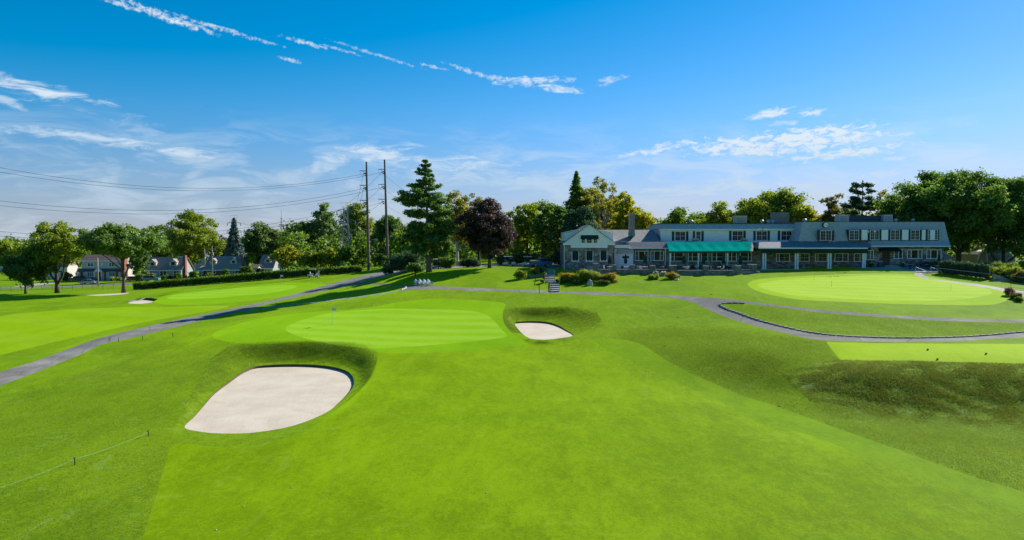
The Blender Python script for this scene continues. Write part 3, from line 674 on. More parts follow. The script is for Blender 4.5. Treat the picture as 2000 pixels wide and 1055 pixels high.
def clipped_hedge(name, label, pts, hts, width, mat, size=.2, dens=1.9, step=.8):
    """hedge along ground points: dense twig core and leaf shell"""
    rng = np.random.default_rng(len(pts)*13+int(abs(pts[0][0]))); t = thing(name, label, 'hedge', (pts[0][0], pts[0][1], hz(*pts[0][:2])))
    o = Vector(t.location); cl = []; core = MB()
    for (a, b, h0, h1) in zip(pts[:-1], pts[1:], hts[:-1], hts[1:]):
        a, b = Vector(a[:2]), Vector(b[:2]); L = (b-a).length; k = max(1, int(L/step)); d = (b-a).normalized(); nrm = Vector((-d.y, d.x))
        for i in range(k):
            q = (i+.5)/k; c = a.lerp(b, q); h = h0+(h1-h0)*q; g = hz(c.x, c.y)-o.z; h *= rng.uniform(.93, 1.04)
            for s in (-.5, 0, .5):
                p = c+nrm*s*width*.7; cl.append((p.x-o.x, p.y-o.y, g+h*.74, step*.72, width*.34, h*.27)); cl.append((p.x-o.x, p.y-o.y, g+h*.34, step*.72, width*.34, h*.36))
            w = width*.3; e0, e1 = a.lerp(b, i/k), a.lerp(b, (i+1)/k)
            vs = [(e0-nrm*w), (e1-nrm*w), (e1+nrm*w), (e0+nrm*w)]
            core.add([(v.x-o.x, v.y-o.y, g+.12) for v in vs]+[(v.x-o.x, v.y-o.y, g+h*.8) for v in vs], [(0,1,2,3)[::-1],(4,5,6,7),(0,1,5,4),(1,2,6,5),(2,3,7,6),(3,0,4,7)])
    v, f, a = leaf_cloud(np.array(cl), size, dens, rng, up=.25); np_mesh('foliage', v, f, LM[mat], t, attr=a); core.build('stem', M['bark'], t); return t

# the tall pine and its neighbours on the lawn crest
conifer_tree('pine_tree', 'tallest tree, a layered pine with bare lower trunk behind the white lawn chairs', 838, 762, 880, 315, 128, 498, 'pine', 'pine', .27, 2.6, lean=-.03,
   prof=([0, .1, .25, .4, .55, .7, .85, 1], [.62, .86, .96, 1.0, .84, .58, .32, .06]), tiers=22)
broad_tree('plane_tree', 'yellowing plane tree with pale forked trunk just right of the tall pine', 893, 846, 946, 371, 148, 508, 'autumn', 46, .34, 2.0, 'pale_bark', .38, [(.7, .30, .8), (-.5, .34, .78)], .35, (.14, .24), 16)
broad_tree('copper_beech', 'dark purple beech tree standing on the lawn edge left of the steps', 956, 900, 1003, 386, 130, 514, 'purple', 100, .27, 2.7, 'bark', .3, None, .3, (.16, .26), 8)
broad_tree('plane_tree', 'pale green plane tree behind the purple beech, on its right', 1030, 986, 1080, 394, 166, 516, 'lime', 50, .38, 2.2, 'bark', .32, None, .4, (.15, .25))
broad_tree('plane_tree', 'second yellowing plane tree half hidden behind the purple beech, on its left', 935, 905, 985, 384, 164, 516, 'autumn', 46, .38, 2.2, 'bark')
broad_tree('locust_tree', 'dark forked tree over the parked carts left of the clubhouse', 1060, 1032, 1108, 391, 158, 508, 'mid', 46, .36, 2.2, 'bark', .5, [(.5, .2, .7)], .4)
broad_tree('maple_tree', 'dark maple hugging the left corner of the stone gable wing', 1085, 1062, 1118, 400, 150, 520, 'dark', 50, .34, 2.6)
conifer_tree('spruce_tree', 'pointed spruce rising highest behind the gable wing', 1125, 1082, 1168, 334, 182, 500, 'mid', 'spruce', .36, 1.0)
broad_tree('yew_tree', 'dense dark yew just behind the gable roof', 1133, 1096, 1170, 402, 147, 520, 'conifer', 60, .28, 3.2)
broad_tree('plane_tree', 'open yellowing plane tree with pale trunk behind the gable wing', 1182, 1138, 1220, 345, 168, 505, 'autumn', 42, .36, 1.8, 'pale_bark', .34, [(-.5, .4, .8), (.5, .45, .9)], .4, (.12, .21), 18)
broad_tree('maple_tree', 'yellow green maple left of the stone chimney', 1222, 1190, 1254, 372, 162, 508, 'yell', 46, .36, 2.3)
broad_tree('maple_tree', 'bright yellow maple right behind the tall stone chimney', 1258, 1208, 1294, 409, 156, 508, 'yell', 50, .36, 2.4)
broad_tree('elm_tree', 'low green elm behind the left end of the white upper storey', 1322, 1284, 1364, 403, 178, 508, 'mid', 50, .4, 2.2)
broad_tree('elm_tree', 'airy green elm behind the middle of the white upper storey', 1400, 1360, 1442, 391, 172, 508, 'lime', 44, .38, 1.9, hollow=.4)
broad_tree('elm_tree', 'wide rounded elm behind the broad stone chimney', 1500, 1434, 1584, 366, 168, 508, 'lime', 70, .4, 2.1, hollow=.4)
broad_tree('maple_tree', 'yellow green maple right of the broad stone chimney', 1575, 1532, 1612, 397, 160, 508, 'yell', 50, .36, 2.2)
broad_tree('oak_tree', 'narrow bronze tinged oak above the round clock', 1617, 1594, 1648, 377, 158, 508, 'brown', 40, .34, 2.4)
conifer_tree('cedar_tree', 'flat topped cedar behind the rooftop units', 1682, 1626, 1726, 353, 168, 480, 'conifer', 'pine', .36, 2.2, tiers=9, prof=([0, .3, .6, .85, 1], [.9, 1, .8, .55, .4]))
broad_tree('ash_tree', 'sparse yellowing ash between the cedar and the huge oak', 1724, 1694, 1758, 368, 158, 500, 'autumn', 30, .36, 1.6, hollow=.5, rr=(.13, .22))
broad_tree('oak_tree', 'huge broad oak towering over the right end of the clubhouse', 1872, 1738, 1950, 333, 147, 506, 'oak', 190, .36, 2.6, 'bark', .62, [(-.4, .18, .6), (.5, .2, .62)], .35, (.12, .21), 18)
broad_tree('oak_tree', 'large oak with leaning forked trunk at the right edge', 1960, 1900, 2050, 347, 143, 503, 'oak', 130, .32, 2.5, 'bark', .42, [(-.6, .08, .42), (.75, .1, .5)], .35, (.12, .22), 16)
broad_tree('oak_tree', 'oak at the far right edge, only its left half in view', 2110, 2000, 2200, 372, 152, 505, 'oak', 90, .4, 2.2)
broad_tree('plane_tree', 'bronze and green plane tree filling in between the spruce and the open plane', 1150, 1098, 1200, 366, 184, 508, 'autumn', 46, .38, 2.2, nl=6)
broad_tree('linden_tree', 'green linden behind the open plane tree, left of the yellow maple', 1204, 1166, 1244, 378, 182, 508, 'yell', 46, .38, 2.2, nl=6)
broad_tree('linden_tree', 'low green linden peeping over the slate parapet left of the airy elm', 1360, 1324, 1398, 414, 186, 500, 'mid', 44, .4, 2.2, nl=6)
broad_tree('linden_tree', 'dark linden between the airy elm and the wide elm', 1440, 1412, 1470, 412, 188, 500, 'dark', 40, .4, 2.2, nl=6)
broad_tree('linden_tree', 'green linden behind the cedar and the bronze oak', 1650, 1622, 1690, 398, 186, 500, 'lime', 44, .4, 2.2, nl=6)
broad_tree('linden_tree', 'shady linden hiding the right side of the white two storey house', 266, 246, 292, 474, 206, 544, 'dark', 40, .38, 2.4, nl=6)
# left, along the street
broad_tree('thicket_tree', 'low bushy tree leafy to the ground at the far left', 48, 10, 98, 482, 151, 560, 'dark', 50, .34, 2.6, nl=6)
broad_tree('ash_tree', 'forked tree with a gap in its top, leftmost of the two large street trees', 110, 54, 164, 431, 153, 535, 'lime', 48, .36, 2.1, 'bark', .42, [(.45, .12, .55), (-.4, .15, .5)], .45, (.14, .24), 14)
broad_tree('maple_tree', 'round headed maple in front of the white two storey house', 240, 170, 300, 433, 152, 512, 'oak', 80, .36, 2.4, 'bark', .36, [(.35, .2, .6)], .4, (.14, .24), 12)
broad_tree('maple_tree', 'pale tree by the street at the left frame edge', 15, -30, 44, 468, 250, 520, 'lime', 36, .5, 2.2)
broad_tree('maple_tree', 'distant dark tree peeping between the two large street trees', 145, 122, 176, 462, 280, 525, 'mid', 36, .5, 2.2)
broad_tree('maple_tree', 'distant low tree behind the forked street tree', 72, 38, 100, 466, 300, 520, 'dark', 36, .5, 2.2)
broad_tree('linden_tree', 'green linden behind the left end of the first dark roofed cottage', 304, 280, 334, 440, 250, 530, 'mid', 40, .5, 2.3)
broad_tree('oak_tree', 'tall full oak rising behind the two dark roofed cottages', 372, 324, 430, 412, 246, 528, 'lime', 66, .5, 2.2, 'bark', .6, None, .4, (.14, .24), 10)
broad_tree('plum_tree', 'small purple plum tree beside the blue spruce', 430, 418, 447, 459, 262, 515, 'purple', 26, .45, 2.4)
conifer_tree('spruce_tree', 'blue grey spruce in front of the far lattice tower', 458, 436, 482, 426, 248, 520, 'spruce', 'spruce', .5, 2.4)
broad_tree('willow_tree', 'broad pale willow right of the blue spruce', 505, 470, 546, 432, 264, 526, 'pale', 60, .5, 2.3)
broad_tree('elm_tree', 'distant low tree below the thin radio mast', 560, 536, 584, 448, 340, 510, 'mid', 36, .6, 2.2)
broad_tree('elm_tree', 'dark elm left of the tall poplar', 596, 572, 618, 432, 236, 522, 'dark', 46, .46, 2.4)
broad_tree('poplar_tree', 'tall pale poplar left of the near lattice tower', 632, 604, 664, 394, 238, 520, 'pale', 60, .46, 2.4)
broad_tree('plane_tree', 'yellow green tree behind the lattice tower', 692, 660, 730, 396, 226, 518, 'lime', 50, .44, 2.2)
broad_tree('holm_oak', 'dark round tree between the second utility pole and the pine', 768, 728, 806, 418, 205, 522, 'dark', 60, .42, 2.6)
broad_tree('holm_oak', 'dark tree behind the lower branches of the tall pine', 848, 806, 886, 432, 172, 522, 'dark', 60, .38, 2.6)
for i, (px, a, b, yt, Y, mt, lab) in enumerate([
  (552, 530, 588, 478, 188, 'yell', 'yellow green shrub nearest the cottages behind the long hedge'), (606, 584, 632, 488, 184, 'lime', 'rounded lime shrub behind the hedge, below the dark elm'),
  (645, 622, 668, 482, 184, 'lime', 'lime shrub at the left foot of the lattice tower'), (688, 664, 712, 478, 186, 'mid', 'green shrub between the lattice tower and the first utility pole'),
  (742, 728, 760, 494, 172, 'dark', 'dark shrub between the two utility poles')]):
    broad_tree('shrub_tree', lab, px, a, b, yt, Y, 524, mt, 30, .36, 2.3, nl=4, group='shrubs behind the long hedge')
for px, yt, lab in ((708, 464, 'clipped rounded arborvitae left of the first utility pole'), (731, 466, 'clipped rounded arborvitae between the utility poles')):
    broad_tree('arborvitae', lab, px, px-10, px+10, yt, 190, 522, 'conifer', 24, .3, 3, nl=2)

# junipers and low planting on the crest
_b = drop(790, 133); bush('juniper', 'wide dark blue green juniper left of the pine trunk', _b, 3.9, 2.4, 4.9, 'conifer', .2, 2.7, 40)
_b = drop(812, 129); bush('juniper', 'lighter low juniper at the foot of the tall pine', _b, 2.0, 1.4, 2.0, 'pine', .17, 2.6, 22)
_b = drop(757, 138); bush('juniper', 'dark juniper beside the end of the cart path', _b, 1.6, 1.5, 3.0, 'conifer', .2, 2.6, 18)
_b = drop(872, 136); bush('juniper', 'mounded juniper shading the parked cart', _b, 2.9, 1.6, 2.5, 'pine', .18, 2.6, 26)
_b = drop(920, 136); bush('juniper', 'low dark juniper between the cart and the purple beech', _b, 2.6, 1.5, 1.9, 'conifer', .18, 2.6, 24)
_b = drop(985, 140); bush('juniper', 'spreading juniper right of the purple beech', _b, 2.6, 1.6, 2.3, 'conifer', .18, 2.6, 24)
_b = drop(1025, 148); bush('juniper', 'mounded juniper behind the parked carts', _b, 4.6, 1.6, 3.4, 'pine', .2, 2.6, 30)
_b = drop(1090, 139); bush('juniper', 'black green shrub against the gable wing', _b, 1.9, 1.4, 4.8, 'conifer', .2, 2.8, 26)
for i, px in enumerate((832, 838, 844, 850, 856)):
    q = drop(px, 152); bush('arborvitae', ('leftmost', 'second', 'middle', 'fourth', 'rightmost')[i]+' slim golden arborvitae in the row right of the pine trunk', (q.x, q.y, q.z), .42, .42, 2.6, 'yell', .16, 3.2, 14, 'golden arborvitae in a row', 'shrub', False)
# far woods: reads as one mass behind everything
def woodland(name, label, rows, mat, seed):
    rng = np.random.default_rng(seed); cl = []; sz = .62
    for (px0, px1, Y, ytop, step) in rows:
        for px in np.arange(px0, px1, step):
            p = drop(px, Y+rng.uniform(-8, 8)); zt = P(px, ytop+rng.uniform(-9, 10), Y).z; h = max(3, zt-p.z); w = step*Y/FPX*rng.uniform(.8, 1.2)
            for k in range(int(5+h*.7)):
                r = w*rng.uniform(.32, .52); cl.append((p.x+rng.normal(0, w*.35), p.y+rng.normal(0, w*.35), p.z+h-r*.8-(h-r)*rng.random()**1.2, r, r, r*.85))
    v, f, a = leaf_cloud(np.array(cl), sz if abs(rows[0][2]) < 300 else .95, 1.25, rng); o = np_mesh(name, v, f, LM[mat], attr=a); tag(o, label, None, None, 'stuff'); return o
woodland('woodland', 'dark mass of woods filling in behind the trees and clubhouse', [(530, 1130, 262, 438, 34), (575, 1110, 196, 455, 28), (978, 1118, 186, 432, 26), (1080, 1800, 225, 424, 34), (1700, 2300, 215, 412, 36)], 'mid', 5)
woodland('woodland', 'low line of distant trees along the left horizon', [(-700, 560, 430, 466, 22), (-700, 60, 330, 473, 30), (180, 560, 300, 462, 28)], 'mid', 6)
# long clipped hedge above the far green
_h = [(262,566.5,165),(320,561.5,165.5),(380,557,165),(494,548,163),(560,543.5,163),(608,539,162),(660,535,162.5),(706,531,163)]
clipped_hedge('hedge', 'long clipped hedge running from the street trees to the utility poles', [P(*q) for q in _h], [1.75, 1.85, 1.8, 1.9, 1.9, 2.0, 1.6, 1.5], 1.5, 'hedge', .24, 2.0, .9)
# ------------------------------------------------------------------ clubhouse
def stone_mat(name, cols, scale=1.6, mortar=(.16, .15, .14), stretch=1.5, bump=.6):
    m, nb, b = new_mat(name); p = pos(nb); q = nb.mapping(p, (1, 1, stretch))
    v = nb.n.new('ShaderNodeTexVoronoi'); v.inputs['Scale'].default_value = scale; nb.l.new(q, v.inputs['Vector'])
    e = nb.n.new('ShaderNodeTexVoronoi'); e.feature = 'DISTANCE_TO_EDGE'; e.inputs['Scale'].default_value = scale; nb.l.new(q, e.inputs['Vector'])
    r = nb.xyz(v.outputs['Color']); col = nb.mix(nb.ramp(r[0], .2, .8), cols[0], cols[1]); col = nb.mix(nb.ramp(r[1], .6, .75), col, cols[2]); col = nb.mix(nb.math('MULTIPLY', nb.ramp(r[2], .78, .86), .8), col, cols[3])
    col = nb.mix(nb.math('MULTIPLY', nb.noise(p, 9, 3), .35), col, (.05, .05, .05))
    k = nb.ramp(e.outputs['Distance'], .02, .07); col = nb.mix(k, mortar, col)
    nb.put(b.inputs['Base Color'], col); b.inputs['Roughness'].default_value = .9
    nb.put(b.inputs['Normal'], nb.bump(k, bump, .04)); return m
def shingle_mat(name, c1, c2, c3, w=.45, h=.2, streak=.3):
    m, nb, b = new_mat(name); p = pos(nb); x = nb.xyz(p)
    u = nb.comb(nb.math('ADD', x[0], nb.math('MULTIPLY', x[1], .37)), nb.math('ADD', x[2], nb.math('MULTIPLY', x[1], .45)), 0.0)
    t = nb.n.new('ShaderNodeTexBrick'); nb.l.new(u, t.inputs['Vector']); t.inputs['Scale'].default_value = 1.0
    t.inputs['Brick Width'].default_value = w; t.inputs['Row Height'].default_value = h; t.inputs['Mortar Size'].default_value = .012; t.inputs['Bias'].default_value = -.1
    nb.put(t.inputs['Color1'], c1); nb.put(t.inputs['Color2'], c2); nb.put(t.inputs['Mortar'], tuple(q*.4 for q in c1))
    col = nb.mix(nb.ramp(nb.noise(p, 1.3, 4), .5, .75), t.outputs[0], c3)
    s = nb.noise(nb.mapping(p, (2.2, 1, .25)), 1.5, 4, .7); col = nb.mix(nb.math('MULTIPLY', nb.ramp(s, .55, .8), streak), col, (.03, .03, .035))
    nb.put(b.inputs['Base Color'], col); b.inputs['Roughness'].default_value = .85; nb.put(b.inputs['Normal'], nb.bump(t.outputs['Fac'], .5, -.02)); return m
M['stone'] = stone_mat('field stone', [(.13,.125,.12), (.31,.29,.25), (.48,.42,.34), (.34,.19,.12)])
M['chim_stone'] = stone_mat('chimney stone', [(.20,.18,.16), (.34,.30,.27), (.30,.24,.22), (.25,.16,.13)], 2.2, (.25,.24,.22), 2.4)
M['garden_stone'] = stone_mat('garden wall stone', [(.15,.15,.14), (.28,.27,.25), (.33,.31,.27), (.26,.20,.15)], 2.4, (.12,.12,.11), 2.2)
M['slate'] = shingle_mat('slate shingles', (.44,.43,.40), (.57,.555,.52), (.52,.44,.40))
M['slate_dark'] = shingle_mat('dark shingles', (.19,.19,.195), (.27,.27,.27), (.23,.225,.225))
M['white'] = plain('white painted boards', (.82,.83,.84), .6, var=.04, scale=1.2)
M['trim'] = plain('white painted trim', (.82,.83,.84), .5, var=.03)
M['shutter'] = plain('dark green shutters', (.018,.036,.036), .5, var=.2)
M['awning_dark'] = plain('dark green canvas', (.012,.034,.026), .8, var=.2)
def canvas_mat():
    m, nb, b = new_mat('teal green canvas'); p = pos(nb); n = nb.n
    col = nb.mix(nb.ramp(nb.noise(p, .7, 3), .35, .7), (.003,.35,.275), (.005,.40,.32)); nb.put(b.inputs['Base Color'], col); b.inputs['Roughness'].default_value = .9; b.inputs['Specular IOR Level'].default_value = 0
    t = n.new('ShaderNodeBsdfTranslucent'); nb.put(t.inputs[0], (.003,.42,.36)); mx = n.new('ShaderNodeMixShader'); mx.inputs[0].default_value = .3
    nb.l.new(b.outputs[0], mx.inputs[1]); nb.l.new(t.outputs[0], mx.inputs[2]); nb.l.new(mx.outputs[0], n['Material Output'].inputs[0]); return m
M['canvas'] = canvas_mat()
def glass_mat():
    m, nb, b = new_mat('window glass'); p = pos(nb)
    nb.put(b.inputs['Base Color'], nb.mix(nb.ramp(nb.noise(p, .9, 3), .4, .65), (.006,.010,.012), (.03,.04,.035))); b.inputs['Roughness'].default_value = .06; b.inputs['Specular IOR Level'].default_value = .22
    return m
M['glass'] = glass_mat()
M['metal'] = plain('galvanised metal', (.45,.46,.47), .45, .4, var=.1); M['darkmetal'] = plain('dark painted metal', (.05,.07,.09), .6, var=.15)
M['tan'] = plain('tan hood paint', (.50,.43,.36), .7, var=.1); M['brown_door'] = plain('brown door wood', (.10,.045,.025), .5, var=.25)
M['black'] = plain('black metal', (.015,.016,.018), .5, var=.2); M['copper'] = plain('green copper flashing', (.05,.22,.19), .7, var=.2)
M['concrete'] = plain('step concrete', (.36,.34,.31), .9, var=.15, bump=.3); M['cap'] = plain('bluestone cap', (.30,.30,.30), .85, var=.2, scale=5)
M['roof_felt'] = plain('flat roof felt', (.16,.16,.16), .9, var=.2)

club = thing('clubhouse', 'long stone and white clubhouse with slate mansard roof and green awning', 'clubhouse', (P(1480, 525, 129).x, 129, 6.0))
CB = MB
def part(mb, name, m, parent=None):                    # world-space mesh as a part of the clubhouse
    p = parent or club; o = mb.build(name, m)
    o.parent = p; o.matrix_parent_inverse = p.matrix_world.inverted() if p.parent is None else Matrix.Identity(4)
    return o
bpy.context.view_layer.update()
def wpart(mb, name, m, root, label=None):
    """part of a thing whose shape is given in world coordinates"""
    l = root.location; rz = root.rotation_euler.z
    inv = (Matrix.Translation(l) @ Matrix.Rotation(rz, 4, 'Z')).inverted()
    mb.v = [tuple(inv @ Vector(p)) for p in mb.v]; o = mb.build(name, m, root)
    if label: o['label'] = label
    return o
def wsub(mb, name, m, root, par):
    l = root.location; inv = (Matrix.Translation(l) @ Matrix.Rotation(root.rotation_euler.z, 4, 'Z')).inverted()
    mb.v = [tuple(inv @ Vector(p)) for p in mb.v]; o = mb.build(name, m, par); return o
def pbox(x0, x1, y0, y1, Y, depth, mb=None):           # face at distance Y between two sight lines, going back by depth
    a = P((x0+x1)/2, y0, Y); b = P((x0+x1)/2, y1, Y); mb = mb or MB()
    return mb.box((x0-1000)/FPX*Y*_k(y0), (x1-1000)/FPX*Y*_k(y0), Y, Y+depth, b.z, a.z)
def _k(py): return ray(1001, py)[0]*FPX
def wx(px, Y, py=490): return P(px, py, Y).x
def wz(py, Y): return P(1400, py, Y).z
def window(root, x0, x1, y0, y1, Y, sashes=2, cols=2, rows=2, fr=.075, name='window', proud=.07, mat='trim', widths=None, plain_mid=False):
    X0, X1, Z1, Z0 = wx(x0, Y), wx(x1, Y), wz(y0, Y), wz(y1, Y); y = Y-proud
    mb = MB(); mb.box(X0, X1, y, Y+.02, Z1-fr, Z1); mb.box(X0-.05, X1+.05, y-.06, Y+.02, Z0, Z0+fr)
    mb.box(X0, X0+fr, y+.002, Y+.02, Z0+fr, Z1-fr); mb.box(X1-fr, X1, y+.002, Y+.02, Z0+fr, Z1-fr)
    ws = widths or [1/sashes]*sashes; xs = [X0+fr]
    for w in ws: xs.append(xs[-1]+w*(X1-X0-2*fr))
    for q in xs[1:-1]: mb.box(q-fr*.5, q+fr*.5, y+.004, Y+.02, Z0+fr, Z1-fr)
    f = wpart(mb, name, M[mat], root)
    for i in range(len(ws)):
        a, b = xs[i], xs[i+1]
        wsub(MB().box(a+.01, b-.01, Y-.025, Y-.005, Z0+fr+.005, Z1-fr-.005), 'pane', M['glass'], root, f)
        if plain_mid and i == 1: continue
        g = MB()
        for c in range(1, cols): q = a+(b-a)*c/cols; g.box(q-.009, q+.009, Y-.05, Y-.0251, Z0+fr, Z1-fr)
        for r in range(1, rows): q = Z0+fr+(Z1-Z0-2*fr)*r/rows; g.box(a+.02, b-.02, Y-.052, Y-.0255, q-.011-.012*(r*2 == rows), q+.011+.012*(r*2 == rows))
        if g.v: wsub(g, 'muntin', M[mat], root, f)
    return f
def shutter(root, x0, x1, y0, y1, Y):
    a, b, z1, z0 = wx(x0, Y), wx(x1, Y), wz(y0, Y), wz(y1, Y); mb = MB(); mb.box(a, b, Y-.06, Y-.005, z0, z1)
    o = wpart(mb, 'shutter', M['shutter'], root); s = MB()
    for k in range(9): z = z0+.12+(z1-z0-.24)*k/8; s.box(a+.05, b-.05, Y-.075, Y-.061, z-.05, z+.03)
    wsub(s, 'louvre', M['shutter'], root, o)
R_ = club
# --- main ground floor block, upper storey, roofs
YB = 144
wpart(MB().box(wx(1199, 129), wx(1700, 129), 129, YB, 5.3, wz(473.5, 129)), 'wall', M['stone'], R_)
YU = 133
wpart(MB().box(wx(1290, YU), wx(1563, YU), YU, YB-.5, wz(473, YU)-.5, wz(447.8, YU)), 'upper_wall', M['white'], R_)
mb = MB()
for k in range(46):                                     # vertical board joints
    px = 1293+k*(1558-1293)/45; mb.box(wx(px, YU)-.012, wx(px, YU)+.012, YU-.018, YU, wz(472.5, YU), wz(448.5, YU))
wpart(mb, 'batten', M['white'], R_)
def hexa(b0, b1, t0, t1, yb, yt, zb, zt, yback):        # sloped front block
    return MB().add([(b0,yb,zb),(b1,yb,zb),(b1,yback,zb),(b0,yback,zb),(t0,yt,zt),(t1,yt,zt),(t1,yback,zt),(t0,yback,zt)],
        [(0,3,2,1),(4,5,6,7),(0,1,5,4),(1,2,6,5),(2,3,7,6),(3,0,4,7)])
wpart(hexa(wx(1285, 132.5), wx(1563, 132.5), wx(1291, 133.6), wx(1562, 133.6), 132.5, 133.6, wz(447.4, 132.5), wz(437.2, 133.6), YB), 'mansard_roof', M['slate'], R_)
wpart(MB().box(wx(1288, 132.4), wx(1563, 132.4), 132.35, YU-.02, wz(449.2, 132.4), wz(447.2, 132.4)), 'fascia', M['trim'], R_)
wpart(MB().box(wx(1289.5, 133.5), wx(1562, 133.5), 133.45, YB, wz(437.2, 133.6)+.003, wz(436.3, 133.6)), 'roof_edge', M['darkmetal'], R_)
# right mansard, from the slanted break to the right gable end
wpart(hexa(wx(1559, 128.3), wx(1853, 128.3), wx(1567, 130), wx(1843, 130), 128.3, 130, wz(471.5, 128.3), wz(433.8, 130), YB+.5), 'mansard_roof', M['slate'], R_)
wpart(MB().box(wx(1567, 130), wx(1843, 130), 130.03, YB+.4, wz(433.8, 130)+.003, wz(432.9, 130)), 'roof_edge', M['darkmetal'], R_)
wpart(hexa(wx(1697, 126.6), wx(1857, 126.6), wx(1697, 128.25), wx(1853, 128.25), 126.7, 128.25, wz(480.4, 126.7), wz(470, 128.25), 128.29), 'pent_roof', M['slate'], R_)
wpart(MB().box(wx(1697, 126.6), wx(1857.3, 126.6), 126.62, 126.75, wz(482, 126.6), wz(480.2, 126.6)), 'fascia', M['trim'], R_)
wpart(MB().box(wx(1700.5, 128), wx(1843, 128), 128, YB+.3, 5.4, wz(471.7, 128.3)-.02), 'wall', M['stone'], R_)
# side lean-to at the right end
mb = MB(); a = P(1844, 490, 128.5); b = P(1868, 512, 128.5); mb.prism([(a.x-.05, a.z), (b.x, b.z), (b.x, 5.4), (a.x-.05, 5.4)], 128.5, 133); wpart(mb, 'side_porch', M['slate_dark'], R_)
# middle grey gable roof between chimney and white storey
zr, ze = wz(449, 136), wz(474, 129.3)
wpart(MB().add([(wx(1170,129),129.2,ze),(wx(1291,129),129.2,ze),(wx(1291,129),142,ze),(wx(1170,129),142,ze),(wx(1170,129),136,zr),(wx(1291,129),136,zr)], [(0,1,5,4),(2,3,4,5),(0,4,3),(1,2,5),(0,3,2,1)]), 'gable_roof', M['slate_dark'], R_)
wpart(hexa(wx(1228, 127.4), wx(1304, 127.4), wx(1228, 129), wx(1304, 129), 127.5, 128.98, wz(484.4, 127.5), wz(473.2, 129), 128.99), 'pent_roof', M['slate_dark'], R_)
wpart(MB().box(wx(1227.5, 127.4), wx(1304.3, 127.4), 127.42, 127.55, wz(486, 127.4), wz(484.2, 127.4)), 'fascia', M['trim'], R_)
wpart(MB().box(wx(1200.5, 127.2), wx(1228.5, 127.2), 127.2, 128.99, wz(485, 127.2), wz(478.5, 127.2)), 'flat_roof', M['trim'], R_)
# stone chimney on the grey roof
ch = MB().box(wx(1229.5, 131), wx(1239.5, 131), 131, 132.3, wz(462, 131), wz(419, 131)); ch = wpart(ch, 'chimney', M['chim_stone'], R_)
wsub(MB().box(wx(1228.7, 131), wx(1240.3, 131), 130.9, 132.4, wz(419, 131)+.002, wz(417.6, 131)), 'cap', M['cap'], R_, ch)
wsub(MB().box(wx(1229, 131), wx(1240, 131), 130.93, 132.35, wz(462, 131), wz(454.8, 131)), 'flashing', M['copper'], R_, ch)
ch = wpart(MB().box(wx(1511, 136), wx(1540.5, 136), 136, 138, wz(437, 136), wz(414.5, 136)), 'chimney', M['chim_stone'], R_, 'broad stone chimney rising behind the slate parapet')
# --- left gable wing
YG = 125
wpart(MB().box(wx(1103.5, YG), wx(1198.5, YG), YG, 138, 5.0, wz(478.5, YG)), 'wall', M['stone'], R_, 'stone gable wing wall with three shaded windows')
g = MB(); pts = [P(*q, YG) for q in ((1103.5, 478.5), (1103.5, 473.5), (1150.5, 441), (1198, 473.5), (1198, 478.5), (1186.5, 478.5), (1186.5, 484.2), (1114.5, 484.2), (1114.5, 478.5))]
poly = [(p.x, p.z) for p in pts]; n = len(poly)
vs = [(x, YG-.08, z) for x, z in poly]+[(x, YG+.1, z) for x, z in poly]
g.add(vs, [(0,1,2,3,4),(5,6,7,8),(0,4,3,2,1)[::-1]][:2]+[(n+0,n+4,n+3,n+2,n+1),(n+5,n+8,n+7,n+6)]+[(i, i+n, (i+1) % n+n, (i+1) % n) for i in range(n)])
wpart(g, 'gable', M['white'], R_)
for a, b in (((1100.5, 475.5), (1150.5, 439.6)), ((1150.5, 439.6), (1201, 475))):
    A, B = P(*a, YG-.3), P(*b, YG-.3); mb = MB(); h = .28
    mb.add([(A.x,YG-.35,A.z-h),(B.x,YG-.35,B.z-h),(B.x,YG-.35,B.z),(A.x,YG-.35,A.z),(A.x,YG-.1,A.z-h),(B.x,YG-.1,B.z-h),(B.x,YG-.1,B.z),(A.x,YG-.1,A.z)],
        [(0,1,2,3),(7,6,5,4),(0,4,5,1),(1,5,6,2),(2,6,7,3),(3,7,4,0)]); wpart(mb, 'rake_board', M['trim'], R_)
    mb = MB(); mb.slab([(A.x, YG-.4, A.z+.12), (B.x, YG-.4, B.z+.12), (B.x, 138, B.z+.12), (A.x, 138, A.z+.12)], .1); wpart(mb, 'gable_roof', M['slate_dark'], R_)
for a0, a1 in ((1099.5, 1114.5), (1186.5, 1201)):
    wpart(MB().box(wx(a0, YG), wx(a1, YG), YG-.33, YG-.085, wz(478.8, YG), wz(474.2, YG)), 'cornice_return', M['trim'], R_)
for s, e0, e1, yt0, yt1 in ((-1, 1103.8, 1131, 455, 449), (1, 1170, 1197.5, 450.5, 456)):   # side shed dormers behind the gable
    mb = MB(); Yd = 127.2; mb.prism([(wx(e0, Yd), wz(476, Yd)), (wx(e1, Yd), wz(476, Yd)), (wx(e1, Yd), wz(yt1, Yd)), (wx(e0, Yd), wz(yt0, Yd))], Yd, 137); wpart(mb, 'dormer', M['white'], R_)
    mb = MB(); mb.slab([(wx(e0-1.2, Yd), Yd-.3, wz(yt0-.3, Yd)), (wx(e1, Yd), Yd-.3, wz(yt1-.3, Yd)), (wx(e1, Yd), 137.2, wz(yt1-.3, Yd)), (wx(e0-1.2, Yd), 137.2, wz(yt0-.3, Yd))], -.14); wpart(mb, 'dormer_roof', M['trim'], R_)
aw = MB(); A0, A1 = wx(1134, YG), wx(1168, YG); zt, zb = wz(459.3, YG), wz(467.2, YG)
aw.add([(A0,YG-.1,zt),(A1,YG-.1,zt),(A1,YG-.75,zb),(A0,YG-.75,zb),(A0,YG-.1,zb),(A1,YG-.1,zb)], [(0,3,2,1),(0,4,3),(1,2,5)]); wpart(aw, 'awning', M['awning_dark'], R_)
